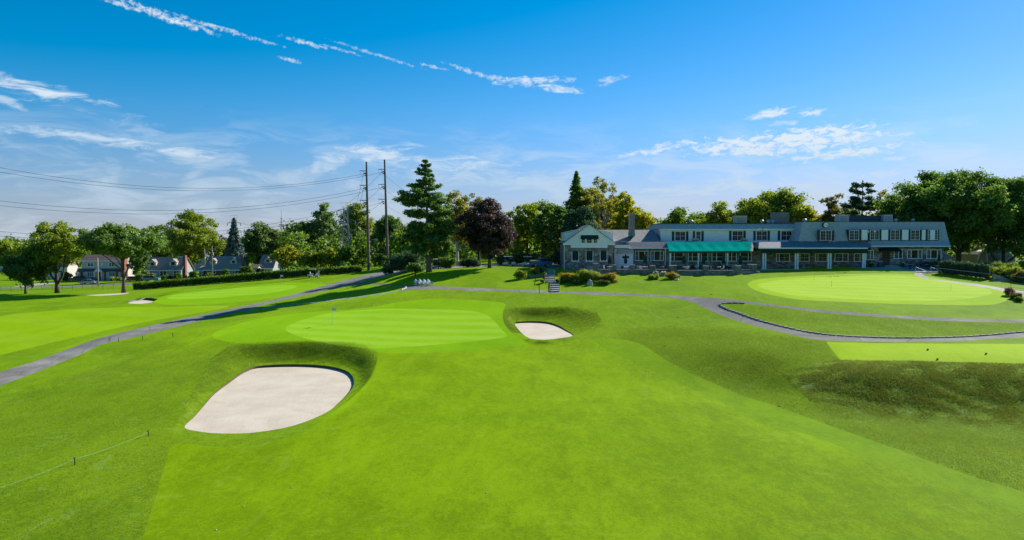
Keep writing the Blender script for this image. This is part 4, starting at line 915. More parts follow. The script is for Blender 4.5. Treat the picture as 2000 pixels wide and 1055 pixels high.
for x0, x1 in ((1134.8, 1143), (1145, 1156.5), (1158.8, 1166.8)): window(R_, x0, x1, 465.5, 475.4, YG-.09, 1, 2, 2, .09)
for x0, x1 in ((1116.5, 1130.8), (1144, 1158.5), (1171.6, 1186)):
    w = window(R_, x0, x1, 491, 511, YG, 1, 2, 3, .16)
    a, b = wx(x0+1.2, YG), wx(x1-1.2, YG); wsub(MB().box(a, b, YG-.14, YG-.09, wz(506, YG), wz(490.5, YG)), 'blind', M['awning_dark'], R_, w)
wpart(MB().tube((wx(1102, YG), YG-.1, 5.2), (wx(1102, YG), YG-.1, wz(478, YG)), .06), 'downspout', M['trim'], R_)
wpart(MB().tube((wx(1299.8, 127.3), 127.4, 5.9), (wx(1299.8, 127.3), 127.4, wz(486, 127.4)), .06), 'downspout', M['trim'], R_)
wpart(MB().box(wx(1146, 124.6), wx(1160, 124.6), 124.3, 124.9, 5.2, wz(519, 124.6)), 'cellar_hatch', M['concrete'], R_)
# white entrance bay with small hood
wpart(MB().box(wx(1200, 128), wx(1237, 128), 128, 128.99, 5.5, wz(486.5, 128)), 'entry_bay', M['white'], R_)
d = wpart(MB().box(wx(1208.5, 128), wx(1235.5, 128), 127.9, 127.99, 6.0, wz(495, 128)), 'double_door', M['trim'], R_)
wsub(MB().box(wx(1221.8, 128), wx(1222.3, 128), 127.885, 127.899, 6.05, wz(496, 128)), 'door_joint', M['black'], R_, d)
wpart(hexa(wx(1205.5, 127.2), wx(1238.5, 127.2), wx(1207, 127.8), wx(1237, 127.8), 127.3, 127.8, wz(494.8, 127.3), wz(487, 127.8), 127.99), 'hood', M['slate'], R_)
for x0, x1 in ((1240.3, 1266.2), (1270.6, 1296.3)): window(R_, x0, x1, 490, 509.5, 129, 3, 2, 4, .12, widths=[.25, .5, .25], plain_mid=True)
# --- upper windows on the white storey
window(R_, 1318, 1338.2, 452, 470.5, YU); shutter(R_, 1312, 1316.6, 452, 470.5, YU); shutter(R_, 1339.6, 1344, 452, 470.5, YU)
window(R_, 1358.8, 1368.2, 452, 470.5, YU, 1); shutter(R_, 1352.8, 1357, 451.7, 471, YU); shutter(R_, 1369.6, 1374, 451.7, 471, YU)
for a, b, s0, s1 in ((1429.6, 1450.6, 1423.7, 1455.9), (1476.8, 1497.8, 1471, 1503), (1524.8, 1546, 1518.6, 1551.2)):
    window(R_, a, b, 451, 469.8, YU, 2, 2, 2); shutter(R_, s0, s0+4.4, 451, 470, YU); shutter(R_, s1-4.4, s1, 451, 470, YU)
# --- dormer windows and white panels on the right mansard
YD = 128.2
def dormer(x0, x1, y0, y1): wpart(MB().box(wx(x0, YD), wx(x1, YD), YD, 130.6, wz(y1, YD), wz(y0, YD)), 'dormer', M['shutter'], R_)
dormer(1600, 1624, 449.6, 471); dormer(1657, 1833, 448.6, 470.5)
window(R_, 1601, 1623.4, 450.4, 470, YD, 2, 2, 3)
for a, b in ((1595.6, 1599.8), (1624.4, 1628.6)): shutter(R_, a, b, 450.4, 470, YD-.02)
for x0, x1, y0 in ((1658, 1677, 449.8), (1698.6, 1716.3, 449), (1738.4, 1756.2, 449), (1777.7, 1795, 449)): window(R_, x0, x1, y0, 469, YD, 2, 2, 3)
window(R_, 1811.4, 1816.3, 449, 468.5, YD, 1, 1, 4); window(R_, 1824.4, 1830, 449, 468.5, YD, 1, 1, 4)
for x0, x1 in ((1681.8, 1693.5), (1720.8, 1733.8), (1760.8, 1773.4), (1799.5, 1806.8), (1816.6, 1824.2)):
    wpart(MB().box(wx(x0, YD), wx(x1, YD), YD-.06, YD-.004, wz(469, YD), wz(449, YD)), 'white_panel', M['trim'], R_)
for a, b in ((1678, 1681.3), (1694.2, 1697.8), (1717, 1720.3), (1734.4, 1737.8), (1756.8, 1760.2), (1774, 1777.2), (1795.6, 1799), (1807.4, 1810.8)): shutter(R_, a, b, 449.3, 469, YD-.01)
# --- green awning over the dining windows
YA0, YA1 = 128.9, 124.2
TL, TR, BL, BR = P(1302.6, 473.2, YA0), P(1468.5, 472.6, YA0), P(1306.8, 491, YA1), P(1465.3, 490.4, YA1)
aw = MB(); N_ = 7
for i in range(N_):                                    # seamed panels with a slight sag
    f0, f1 = i/N_, (i+1)/N_; mid = (f0+f1)/2
    def at(f, t, sag=0.0): p = TL.lerp(TR, f).lerp(BL.lerp(BR, f), t); return (p.x, p.y, p.z-sag*math.sin(math.pi*t))
    base = [at(f0, 0), at(mid, 0), at(f1, 0), at(f0, .5, .05), at(mid, .5, .14), at(f1, .5, .05), at(f0, 1), at(mid, 1), at(f1, 1)]
    p = MB().add(base, [(0,3,4,1),(1,4,5,2),(3,6,7,4),(4,7,8,5)]); o = wpart(p, 'awning_panel', M['canvas'], R_)
mb = MB(); mb.add([tuple(TR), tuple(BR), (TR.x+.9, YA0, BR.z), (BR.x+.3, YA1, BR.z-.05)], [(0,1,3,2)]); wpart(mb, 'awning_cheek', M['awning_dark'], R_)
wpart(MB().box(BL.x, BR.x, YA1-.02, YA1+.03, BL.z-.28, BL.z-.01), 'awning_valance', M['awning_dark'], R_)
for px in (1309, 1364, 1421): wpart(MB().box(wx(px-.9, YA1+.3), wx(px+.9, YA1+.3), YA1+.25, YA1+.42, 5.9, BL.z-.1), 'awning_post', M['trim'], R_)
for x0, x1, ws in ((1310, 1335, [.25, .75]), (1344, 1366, [.35, .65]), (1369, 1383, [1]), (1390, 1418, [.33, .67]), (1422, 1439, [.4, .6]), (1445, 1468, [.75, .25])): window(R_, x0, x1, 493, 510.8, 129, len(ws), 1, 2, .12, widths=ws)
# --- porch on the right
YP = 125.3
wpart(hexa(wx(1481.5, YP-.6), wx(1702, YP-.6), wx(1483.5, 127.9), wx(1700, 127.9), YP-.6, 128.2, wz(484, YP-.6), wz(472.6, 128.2), 128.9), 'porch_roof', M['slate_dark'], R_)
wpart(MB().box(wx(1481.5, YP-.7), wx(1695, YP-.7), YP-.72, YP-.61, wz(486, YP-.7), wz(484, YP-.7)), 'fascia', M['trim'], R_)
wpart(MB().box(wx(1486, YP-.5), wx(1695, YP-.5), YP-.52, YP-.47, wz(494.6, YP-.5), wz(486.2, YP-.5)), 'porch_curtain', M['awning_dark'], R_)
wpart(MB().box(wx(1480, YP-.4), wx(1692.5, YP-.4), YP-.4, 128.95, 5.2, wz(526, YP-.4)), 'porch_floor', M['concrete'], R_)
for px in (1490.7, 1495.1, 1553.9, 1558.2, 1618, 1622.5, 1685.7, 1689.4):
    X = wx(px, YP); z0, z1 = wz(526, YP-.4), wz(484.5, YP)
    wpart(MB().box(X-.12, X+.12, YP-.12, YP+.12, z0+.002, z1).box(X-.17, X+.17, YP-.17, YP+.17, z0+.001, z0+.18).box(X-.17, X+.17, YP-.17, YP+.17, z1-.55, z1-.42), 'column', M['trim'], R_)
for x0, x1 in ((1516, 1543), (1557, 1581), (1592, 1616), (1630, 1657), (1668, 1688)): window(R_, x0, x1, 495, 511.2, 129, 2, 2, 4, .13, widths=[.2, .8] if x0 < 1600 else [.6, .4])
# --- right stone wing: door with small awning, bay windows, steps
window(R_, 1692, 1706.5, 488.5, 508, 128, 2, 2, 4, .12, widths=[.55, .45])
dr = wpart(MB().box(wx(1723, 128), wx(1738, 128), 127.9, 127.98, 6.93, wz(492.3, 128)), 'door', M['brown_door'], R_)
for i in range(2):
    for j in range(3):
        a = wx(1724.2+7.2*i, 128); b = wx(1730.2+7.2*i, 128); z0 = wz(505-4.2*j, 128); wpart(MB().box(a+.08, b-.08, 127.885, 127.899, z0, z0+.32), 'door_light', M['glass'], R_)
wsub(MB().tube((wx(1730, 128), 127.84, 7.5), (wx(1730, 128), 127.84, 7.75), .03), 'handle', M['metal'], R_, dr)
aw = MB(); A0, A1 = wx(1716, 128), wx(1755.5, 128); zt, zb = wz(484.2, 128), wz(491.6, 126.9)
aw.add([(A0,127.97,zt),(A1,127.97,zt),(A1,126.6,zb),(A0,126.6,zb),(A0,127.97,zb),(A1,127.97,zb)], [(0,3,2,1),(0,4,3),(1,2,5)]); wpart(aw, 'awning', M['awning_dark'], R_)
for x0, x1, ws in ((1745.7, 1763, [.55, .45]), (1771.5, 1801.2, [.25, .5, .25]), (1809.6, 1838.4, [.25, .5, .25])): window(R_, x0, x1, 487.5, 505.6, 128, len(ws), 2, 4, .13, widths=ws, plain_mid=True)
st = MB()
for k in range(4): st = MB().box(wx(1729, 126)+.1*k, wx(1759, 126)-.1*k, 125.4+.34*k, 127.88, 5.9+.003*k, 6.52+.1*(k+1)); wpart(st, 'step', M['concrete'], R_)

# --- things on and by the clubhouse
def rooftop_box(name, label, x0, x1, y0, y1, Y, depth, m, cat, z=None, hood=False):
    a, b, z1, z0 = wx(x0, Y), wx(x1, Y), wz(y0, Y), (wz(y1, Y) if z is None else z)
    t = thing(name, label, cat, ((a+b)/2, Y, z0)); w = (b-a)/2; h = z1-z0
    MB().box(-w, w, 0, depth, .12, h*.92).build('cabinet', M[m], t); MB().box(-w-.05, w+.05, -.05, depth+.05, h*.92, h).build('lid', M['metal'], t)
    MB().box(-w*.9, w*.9, .1, depth-.1, 0, .12).build('base_rail', M['darkmetal'], t)
    g = MB()
    for k in range(5): g.box(-w*.8, w*.8, -.015, -.001, h*(.2+.13*k), h*(.2+.13*k)+.06)
    g.build('grille', M['darkmetal'], t); return t
ZR1, ZR2 = wz(436.3, 133.6)+.01, wz(432.9, 130)+.01
rooftop_box('air_handler', 'tan and dark air handler on the roof above the white storey', 1436, 1458, 421.5, 436, 136, 1.6, 'tan', 'air conditioner', ZR1)
rooftop_box('air_handler', 'pale rooftop unit at the left of the dark roof screen', 1637, 1656.5, 419.5, 433, 134, 1.6, 'metal', 'air conditioner', ZR2)
rooftop_box('air_handler', 'pale rooftop unit at the right of the dark roof screen', 1724.5, 1742, 419.5, 433, 134, 1.6, 'metal', 'air conditioner', ZR2)
sc = thing('roof_screen', 'dark metal equipment screen on the right roof', 'screen', (wx(1690, 135), 135, ZR2))
for k in range(5): a = wx(1657+13.3*k, 135)-sc.location.x; MB().box(a, a+wx(1013.1, 135), 0, .08, 0, wz(421, 135)-ZR2-.1*(k % 2)).build('panel', M['darkmetal'], sc)
def dome(name, label, px, Y, r, h, z):
    t = thing(name, label, 'vent', (wx(px, Y), Y, z)); MB().lathe(0, 0, [(r*.55, -.05), (r*.55, h*.45)]).build('pipe', M['metal'], t, True)
    MB().lathe(0, 0, [(r, h*.42), (r*1.02, h*.55), (r*.8, h*.82), (r*.4, h*.98), (.02, h)]).build('cowl', M['metal'], t, True)
for px, r, z, lab in ((1349, .45, ZR1, 'domed vent at the left end of the slate parapet'), (1487.5, .36, ZR1, 'round roof vent left of the twin vent'), (1500, .42, ZR1, 'left half of the twin roof vent by the broad chimney'), (1508, .45, ZR1, 'right half of the twin roof vent by the broad chimney'), (1570.5, .42, ZR2, 'domed vent right of the broad chimney'), (1748.5, .42, ZR2, 'domed vent right of the rooftop screen'), (1782, .36, ZR2, 'domed vent nearest the right end of the roof')):
    dome('roof_vent', lab, px, 135.5, r, .75, z)
for x, lab in ((1358, 'tan kitchen hood on the awning roof, left one'), (1454.5, 'tan kitchen hood on the awning roof, right one')):
    a = wx(x, 130.6); t = thing('exhaust_hood', lab, 'vent', (a, 130.6, wz(473.5, 129))); MB().box(-.55, .55, -.3, .5, -.1, .32).build('curb', M['tan'], t)
    MB().box(-.45, .45, -.2, .4, .32, .5).build('neck', M['black'], t); MB().box(-.62, .62, -.4, .55, .5, .72).build('cap', M['tan'], t); MB().box(-1.9, -.56, -.1, .4, 0, .16).build('duct', M['darkmetal'], t)
t = thing('exhaust_hood', 'grey vent box on the small flat roof by the gable wing', 'vent', (wx(1219, 128), 128, wz(478.5, 127.2))); MB().box(-.35, .35, -.3, .3, 0, .55).build('cabinet', M['darkmetal'], t); MB().box(-.42, .42, -.36, .36, .55, .65).build('cap', M['metal'], t)
# clock on the mansard
zc = wz(439.8, 129.3); t = thing('wall_clock', 'round white clock with dark rim on the mansard roof', 'clock', (wx(1612.5, 129.2), 129.2, zc))
r = .55
ck = lambda r0, y0, y1, n=28: MB().add([(r0*math.cos(2*math.pi*i/n), y, r0*math.sin(2*math.pi*i/n)) for y in (y0, y1) for i in range(n)], [tuple(range(n)), tuple(range(2*n-1, n-1, -1))]+[(i, i+n, (i+1) % n+n, (i+1) % n) for i in range(n)])
ck(r, .0, .5).build('rim', M['shutter'], t); ck(r*.84, -.03, -.002).build('face', M['trim'], t)
for ang, L, wd in ((math.radians(112), .38, .03), (math.radians(80), .27, .04)):
    dx, dz = math.sin(ang), math.cos(ang); mb = MB(); mb.add([(-dz*wd, -.045, dx*wd), (dz*wd, -.045, -dx*wd), (dz*wd+dx*L, -.045, -dx*wd+dz*L), (-dz*wd+dx*L, -.045, dx*wd+dz*L), (-dz*wd, -.032, dx*wd), (dz*wd, -.032, -dx*wd), (dz*wd+dx*L, -.032, -dx*wd+dz*L), (-dz*wd+dx*L, -.032, dx*wd+dz*L)], [(0,1,2,3),(7,6,5,4),(0,4,5,1),(1,5,6,2),(2,6,7,3),(3,7,4,0)]); mb.build('hand', M['black'], t)
tk = MB()
for k in range(12): a = math.radians(30*k); tk.box(math.sin(a)*r*.72-.02, math.sin(a)*r*.72+.02, -.04, -.0305, math.cos(a)*r*.72-.03, math.cos(a)*r*.72+.03)
tk.build('hour_mark', M['black'], t)
def flood(px, Y, z0, z1, lab):
    t = thing('floodlight', lab, 'floodlight', (wx(px, Y), Y, z0)); MB().tube((0, 0, 0), (0, 0, z1-z0), .035).build('pole', M['darkmetal'], t); MB().box(-.75, .75, -.03, .03, z1-z0-.5, z1-z0-.43).build('crossbar', M['darkmetal'], t)
    for x in (-.6, .6): mb = MB(); mb.lathe(x, -.15, [(.1, z1-z0-.45), (.2, z1-z0-.2), (.21, z1-z0-.15)]); mb.build('lamp_head', M['trim'], t, True)
flood(1488.3, 128.4, wz(473, 128.4), wz(445, 128.4), 'twin floodlight on a pole before the white storey'); flood(1700.5, 126, wz(474, 126), wz(449.5, 126), 'twin floodlight on a pole before the right mansard')
# ------------------------------------------------------------------ patio, steps, furniture
def zpt(p): return Vector((p[0], p[1], hz(p[0], p[1])))
def local(root, mb, name, m, par=None): return wsub(mb, name, m, root, par) if par else wpart(mb, name, m, root)
PF = 6.12                                              # patio floor level
pf = MB().box(wx(1164, 119.6), wx(1478, 121.5), 119.7, 128.98, 4.2, PF).build('patio', M['paving']); tag(pf, 'paved dining patio along the front of the clubhouse', None, kind='structure')
YW = 119.2
gw = thing('garden_wall', 'low stone wall with square piers round the dining patio', 'wall', (wx(1300, YW), YW, 5.2))
def wall_run(x0, x1, Y, ytop, th=.4, g=3.9):
    a, b, zt = wx(x0, Y), wx(x1, Y), wz(ytop, Y); wpart(MB().box(a, b, Y, Y+th, g, zt-.07), 'wall', M['garden_stone'], gw); wpart(MB().box(a, b, Y-.06, Y+th+.06, zt-.068, zt), 'coping', M['cap'], gw)
def pier(x0, x1, Y, ytop, g=3.9):
    a, b, zt = wx(x0, Y), wx(x1, Y), wz(ytop, Y); o = wpart(MB().box(a, b, Y-.2, Y+(b-a)-.2, g, zt-.1), 'pier', M['garden_stone'], gw)
    wsub(MB().box(a-.06, b+.06, Y-.26, Y+(b-a)-.14, zt-.098, zt), 'cap', M['cap'], gw, o)
for x0, x1 in ((1168, 1196.5), (1203.5, 1232.5), (1240.5, 1271), (1280, 1309)): wall_run(x0, x1, YW, 526)
for x0, x1, y in ((1322, 1375.5, 528), (1384.5, 1438.5, 528)): wall_run(x0, x1, YW-.6, y)
wall_run(1447.5, 1469, YW+.6, 526.3)
for x0, x1, y in ((1159.6, 1167.8, 514.8), (1196.5, 1203.4, 517.4), (1232.5, 1240.3, 517.4), (1271, 1280, 518.5)): pier(x0, x1, YW, y)
for x0, x1, y, Y in ((1309, 1321.8, 518.4, YW-.5), (1375.5, 1384.5, 519.2, YW-.6), (1438.5, 1447.4, 519, YW-.6), (1469, 1478, 516.8, YW+.6), (1430, 1438.2, 517.2, YW+2.2), (1461, 1468.8, 516.2, YW+2)): pier(x0, x1, Y, y)

M['chair_frame'] = plain('dark cast chair frame', (.03,.03,.032), .5, var=.2, local=True); M['table_top'] = plain('pale table top', (.48,.45,.42), .5, var=.1, local=True)
M['cushion'] = plain('pale cushion', (.55,.53,.50), .8, var=.08, local=True); M['umb'] = plain('green umbrella cloth', (.006,.055,.038), .8, var=.25, scale=6, local=True)
def make_chair(name, label, cat, group, seat_m, back_m):
    t = thing(name, label, cat, (0, 0, 0), 0, group)
    MB().box(-.24, .24, -.24, .22, .40, .47).build('seat', M[seat_m], t)
    mb = MB(); mb.slab([(-.24, .20, .47), (.24, .20, .47), (.24, .30, .92), (-.24, .30, .92)], .05); mb.build('backrest', M[back_m], t)
    for sx in (-1, 1):
        for sy in (-1, 1): MB().tube((sx*.21, sy*.19, 0), (sx*.21, sy*.19, .40), .022, n=6).build('leg', M['chair_frame'], t)
        mb = MB(); mb.path([(sx*.26, .24, .66), (sx*.27, -.05, .67), (sx*.26, -.22, .64), (sx*.25, -.22, .42)], .02, 5); mb.build('armrest', M['chair_frame'], t)
    return t
def make_table(group):
    t = thing('patio_table', 'round pale patio table', 'table', (0, 0, 0), 0, group); MB().lathe(0, 0, [(.55, .70), (.57, .73), (.55, .745)], 18).build('table_top', M['table_top'], t)
    MB().lathe(0, 0, [(.28, 0), (.26, .03), (.05, .08), (.05, .70)], 10).build('pedestal', M['chair_frame'], t); return t
dark0 = make_chair('patio_chair', 'dark patio chair behind the low stone wall', 'chair', 'dark chairs on the dining patio', 'chair_frame', 'chair_frame')
pale0 = make_chair('patio_chair', 'patio chair with pale cushion behind the low stone wall', 'chair', 'pale cushioned chairs on the dining patio', 'cushion', 'cushion')
tab0 = make_table('tables on the dining patio'); used = set()
SPOTN = ['before the gable wing', 'before the white double door', 'before the first window', 'beside the downspout', 'left end of the awning', 'right of the first awning post', 'right of the middle awning post', 'left of the right awning post', 'right end of the awning', 'under the middle of the awning', 'behind, left of the awning', 'behind the middle awning post']
def put(proto, x, y, z, rz):
    o = proto if id(proto) not in used else copy_tree(proto); used.add(id(proto)); o.location = (x, y, z); o.rotation_euler = (0, 0, rz); return o
rr = random.Random(3)
for ti, (px, Y, pale) in enumerate(((1190, 121.5, (1,)), (1221, 121.5, (0,)), (1256, 121.6, (2,)), (1292, 121.6, (1,)), (1335, 121.2, (3,)), (1358, 123.4, (0,)), (1402, 121.2, (3, 1)), (1424, 123.2, ()), (1456, 122.2, (0,)), (1390, 125.4, ()), (1300, 125.2, ()), (1345, 126, (2,)))):
    x = wx(px, Y); put(tab0, x, Y, PF, 0)['label'] = 'round pale patio table '+SPOTN[ti]
    for k in range(4):
        a = math.radians(45+90*k+rr.uniform(-18, 18)); r = rr.uniform(.78, .95); o = put(pale0 if k in pale else dark0, x+r*math.cos(a), Y+r*math.sin(a), PF, a-math.pi/2); o['label'] = ('pale cushioned' if k in pale else 'dark')+' chair, '+('back right', 'back left', 'front left', 'front right')[k]+' of the patio table '+SPOTN[ti]
def umbrella(px, Y, ytop, lean, lab):
    z1 = wz(ytop, Y); h = z1-PF; t = thing('closed_umbrella', lab, 'umbrella', (wx(px, Y), Y, PF), rr.uniform(0, 6), 'closed umbrellas on the dining patio')
    MB().lathe(0, 0, [(.3, 0), (.3, .06), (.06, .1)], 12).build('base', M['chair_frame'], t); MB().tube((0, 0, .08), (lean*h, 0, h), .025, n=8).build('pole', M['metal'], t)
    mb = MB(); n = 16; lv = [(.95, .20), (.75, .34), (.5, .28), (.3, .2), (.12, .12), (.02, .03)]
    for f, r in lv:
        for k in range(n):
            q = r*(1 if k % 2 else .55); a = 2*math.pi*k/n; mb.v.append((lean*h*(1-f*.6)+q*math.cos(a), q*math.sin(a), h*(1-f*.62)))
    for i in range(len(lv)-1):
        for k in range(n): mb.f.append((i*n+k, i*n+(k+1) % n, (i+1)*n+(k+1) % n, (i+1)*n+k))
    mb.build('canopy', M['umb'], t); return t
for a in ((1190.5, 122.6, 498, .02, 'closed green umbrella before the stone gable wing wall'), (1222, 122.5, 496, 0, 'closed green umbrella in front of the white double door'), (1260, 123, 496, 0, 'closed green umbrella before the window right of the double door'),
  (1337, 123, 498, .05, 'closed green umbrella under the left part of the teal awning'), (1374.5, 123, 497, 0, 'closed green umbrella just right of the middle awning post'), (1413.5, 123, 496, .03, 'closed green umbrella left of the right awning post'), (1446, 123, 499, 0, 'closed green umbrella under the right end of the teal awning')): umbrella(*a)
# dark plaque with bar behind the umbrella on the white door
t = thing('wall_sign', 'small dark horizontal board on the white double door', 'board', (wx(1222, 127.88), 127.88, wz(502.6, 127.88))); MB().box(-.62, .62, -.08, -.01, -.17, .17).build('board', M['awning_dark'], t); MB().box(-.64, .64, -.09, -.0, .172, .2).build('frame', M['black'], t)

# steps with rails from path up to the car park
stp = thing('garden_steps', 'stone steps with black rails climbing from the path beside the gable wing', 'steps', (7.0, 116, 4.5))
n = 15; Aq, Bq = G(1077, 569.5), drop(1079, 124)
for i in range(n):
    f = i/(n-1); c = Aq.lerp(Bq, f); off = .45 if i < 5 else -.35
    z = hz(c.x+off, c.y+.2)+.12; wpart(MB().box(c.x+off-.75, c.x+off+.75, c.y-.35, c.y+.75, z-.6, z), 'step', M['concrete'], stp)
for s in (-.85, .8):
    p = [Vector((Aq.lerp(Bq, f).x+s+(.4 if f < .33 else -.35), Aq.lerp(Bq, f).y, hz(Aq.lerp(Bq, f).x, Aq.lerp(Bq, f).y)+1.0)) for f in (0, .16, .32, .34, .5, .66, .83, 1)]
    wpart(MB().path(p, .035, 6), 'handrail', M['black'], stp)
    for f in (0, .16, .33, .5, .66, .83, 1):
        q = Aq.lerp(Bq, f); x = q.x+s+(.4 if f < .33 else -.35); z = hz(q.x, q.y); wpart(MB().tube((x, q.y, z-.4), (x, q.y, z+.95), .025, n=6), 'baluster', M['black'], stp)

# planting beds
def gb(px, py): return G(px, py)
bush('shrub', 'rounded gold tipped shrub on the lawn, leftmost by the steps', gb(1018, 545), 1.25, 1.1, 1.9, 'lime', .11, 2.8, 24, 'shrubs round the steps')
bush('shrub', 'gold topped shrub right behind the rounded one by the steps', gb(1044, 536), 1.0, .8, 1.25, 'gold', .11, 2.8, 18, 'shrubs round the steps')
bush('shrub', 'small domed grey green shrub at the left foot of the steps', gb(1060, 553.5), .62, .6, .85, 'pale', .09, 3, 16, 'shrubs round the steps')
bush('shrub', 'narrow shrub against the left rail of the steps', gb(1063, 545), .65, .6, 1.5, 'mid', .1, 2.8, 12, 'shrubs round the steps')
bush('shrub', 'dark shrub behind the gold topped one', gb(1060, 535), .9, .8, 1.3, 'conifer', .11, 2.8, 14, 'shrubs round the steps')
for px, py, rx, h, mt, lab in ((1113, 550, 1.55, 1.25, 'gold', 'golden shrub at the left of the bed under the patio wall'), (1150, 549, 1.75, 1.7, 'lime', 'tall green and gold shrub in the middle of the bed under the patio wall'), (1172, 551, .75, 1.05, 'pink', 'dusky pink shrub in the bed under the patio wall'),
  (1192, 551, 1.3, 1.3, 'gold', 'orange tipped shrub at the right of the bed under the patio wall'), (1128, 555, 1.2, .55, 'dark', 'low dark ground shrub left of the pale boulder'), (1180, 556, 1.2, .6, 'dark', 'low dark ground shrub right of the pale boulder'), (1095, 553, .9, .6, 'dark', 'low dark shrub beside the upper steps')):
    bush('shrub', lab, gb(px, py), rx*1.3, rx*.95, h*1.2, mt, .11, 2.9, 26, 'shrubs in the bed under the patio wall')
for px, py, rx, h, mt, lab in ((1276, 546, .95, .75, 'lime', 'bright green mound in the small bed by the patio wall'), (1311, 545, 1.15, 1.0, 'gold', 'orange flowered shrub in the small bed by the patio wall'), (1281, 539, .5, .85, 'white', 'left pale flowering shrub against the patio wall'), (1295, 539, .5, .85, 'white', 'right pale flowering shrub against the patio wall'), (1324, 544, .45, .9, 'pale', 'pale shrub at the right end of the small bed')):
    bush('shrub', lab, gb(px, py), rx*1.25, rx*.9, h*1.2, mt, .1, 2.9, 22, 'shrubs in the small bed by the patio wall')
def rock(px, py, r, h, lab, m='cap'):
    rg = np.random.default_rng(int(px)); p = gb(px, py); bm = bpy.data.meshes.new('boulder'); import bmesh as _b; b = _b.new(); _b.ops.create_icosphere(b, subdivisions=2, radius=1)
    for v in b.verts: k = 1+rg.normal(0, .11); v.co = Vector((v.co.x*r*k, v.co.y*r*.8*k, max(-.3, v.co.z)*h*k))
    b.to_mesh(bm); b.free(); bm.materials.append(M[m]); o = bpy.data.objects.new('boulder', bm); C.objects.link(o); o.location = p; tag(o, lab, 'boulder')
M['pale_rock'] = plain('pale lichened rock', (.42,.42,.40), .9, var=.3, scale=4, bump=.7)
rock(1152, 557, .5, .85, 'pale pointed boulder among the shrubs under the patio wall', 'pale_rock'); rock(1322, 547.5, .5, .28, 'flat pale boulder at the corner of the small bed', 'pale_rock')
lw = thing('retaining_wall', 'short low stone wall below the shrubs left of the steps', 'wall', tuple(gb(1046, 541))); wpart(MB().box(wx(1033, 116.5), wx(1060, 116.5), 116.5, 116.9, 4.6, 5.75), 'wall', M['garden_stone'], lw)

# lawn chairs
M['lawn_white'] = plain('white painted lawn chair', (.52,.55,.58), .5, var=.04, local=True)
def lawn_chair():
    t = thing('lawn_chair', 'white slatted lawn chair', 'chair', (0, 0, 0), 0, 'row of white lawn chairs by the path'); m = M['lawn_white']
    for k in range(5): x = -.25+.125*k; h = 1.0-.09*abs(k-2); mb = MB(); mb.slab([(x-.055, .18, .30), (x+.055, .18, .30), (x+.065, .52, h), (x-.065, .52, h)], .025); mb.build('back_slat', m, t)
    for k in range(4): y = -.34+.14*k; mb = MB(); mb.slab([(-.28, y, .40-.035*k), (.28, y, .40-.035*k), (.28, y+.12, .375-.035*k), (-.28, y+.12, .375-.035*k)], .025); mb.build('seat_slat', m, t)
    for s in (-1, 1):
        MB().box(s*.36-.07, s*.36+.07, -.42, .36, .555, .58).build('armrest', m, t); MB().box(s*.31-.02, s*.31+.02, -.38, -.28, 0, .554).build('leg', m, t)
        mb = MB(); mb.slab([(s*.28-.02, -.34, .36), (s*.28+.02, -.34, .36), (s*.28+.02, .55, .06), (s*.28-.02, .55, .06)], .09); mb.build('side_rail', m, t)
        MB().tube((s*.31, .34, 0.0), (s*.31, .34, .554), .022, n=6).build('rear_leg', m, t)
    return t
l0 = lawn_chair()
for i, (px, py, lb) in enumerate(((815, 557.6, 'leftmost white slatted lawn chair in the row by the path'), (823, 557.4, 'second white slatted lawn chair from the left by the path'), (831.3, 557.6, 'third white slatted lawn chair from the left by the path'), (839.5, 557.8, 'rightmost white slatted lawn chair in the row by the path'))):
    p = G(px, py); o = l0 if i == 0 else copy_tree(l0); o.location = (p.x, p.y, p.z-.02); o.rotation_euler = (0, 0, math.radians(38)); o['label'] = lb; o.scale = (1.05,)*3
t = thing('fire_hydrant', 'small red hydrant at the foot of the tall pine', 'hydrant', tuple(drop(811, 124.5))); M['red'] = plain('red paint', (.55,.03,.02), .5)
MB().lathe(0, 0, [(.16, 0), (.16, .06), (.11, .08), (.11, .5), (.14, .52), (.14, .56)], 12).build('body', M['red'], t, True); MB().lathe(0, 0, [(.13, .56), (.1, .66), (.03, .72)], 12).build('cap', M['red'], t, True); MB().tube((-.2, 0, .42), (.2, 0, .42), .05, n=8).build('outlet', M['red'], t)

# ------------------------------------------------------------------ carts, cars
def paint(name, c): return plain(name, c, .25, var=.05, spec=.6, local=True)
M['cart_white'] = paint('white cart body', (.66,.67,.68)); M['cart_blue'] = paint('blue truck paint', (.03,.14,.34)); M['tyre'] = plain('tyre rubber', (.018,.018,.018), .9, local=True); M['rim'] = plain('wheel rim', (.4,.4,.42), .35, .5, local=True)
M['car_glass'] = glass_mat(); M['seat_tan'] = plain('cart seat vinyl', (.35,.33,.30), .6, local=True)
def wheel(t, x, y, r, w):
    mb = MB(); n = 14
    prof = [(r*.6, -w/2), (r, -w/2), (r*1.0, w/2), (r*.6, w/2)]
    for q, s in prof:
        for k in range(n): a = 2*math.pi*k/n; mb.v.append((x+q*math.cos(a), y+s, r+q*math.sin(a)))
    for i in range(3):
        for k in range(n): mb.f.append((i*n+k, i*n+(k+1) % n, (i+1)*n+(k+1) % n, (i+1)*n+k))
    mb.f += [tuple(range(n)), tuple(range(4*n-1, 3*n-1, -1))]
    o = mb.build('wheel', M['tyre'], t); s = -1 if y < 0 else 1; mb = MB(); mb.tube((x, y+s*(w/2+.002), r), (x, y+s*(w/2+.02), r), r*.6, n=12); mb.build('rim', M['rim'], o)
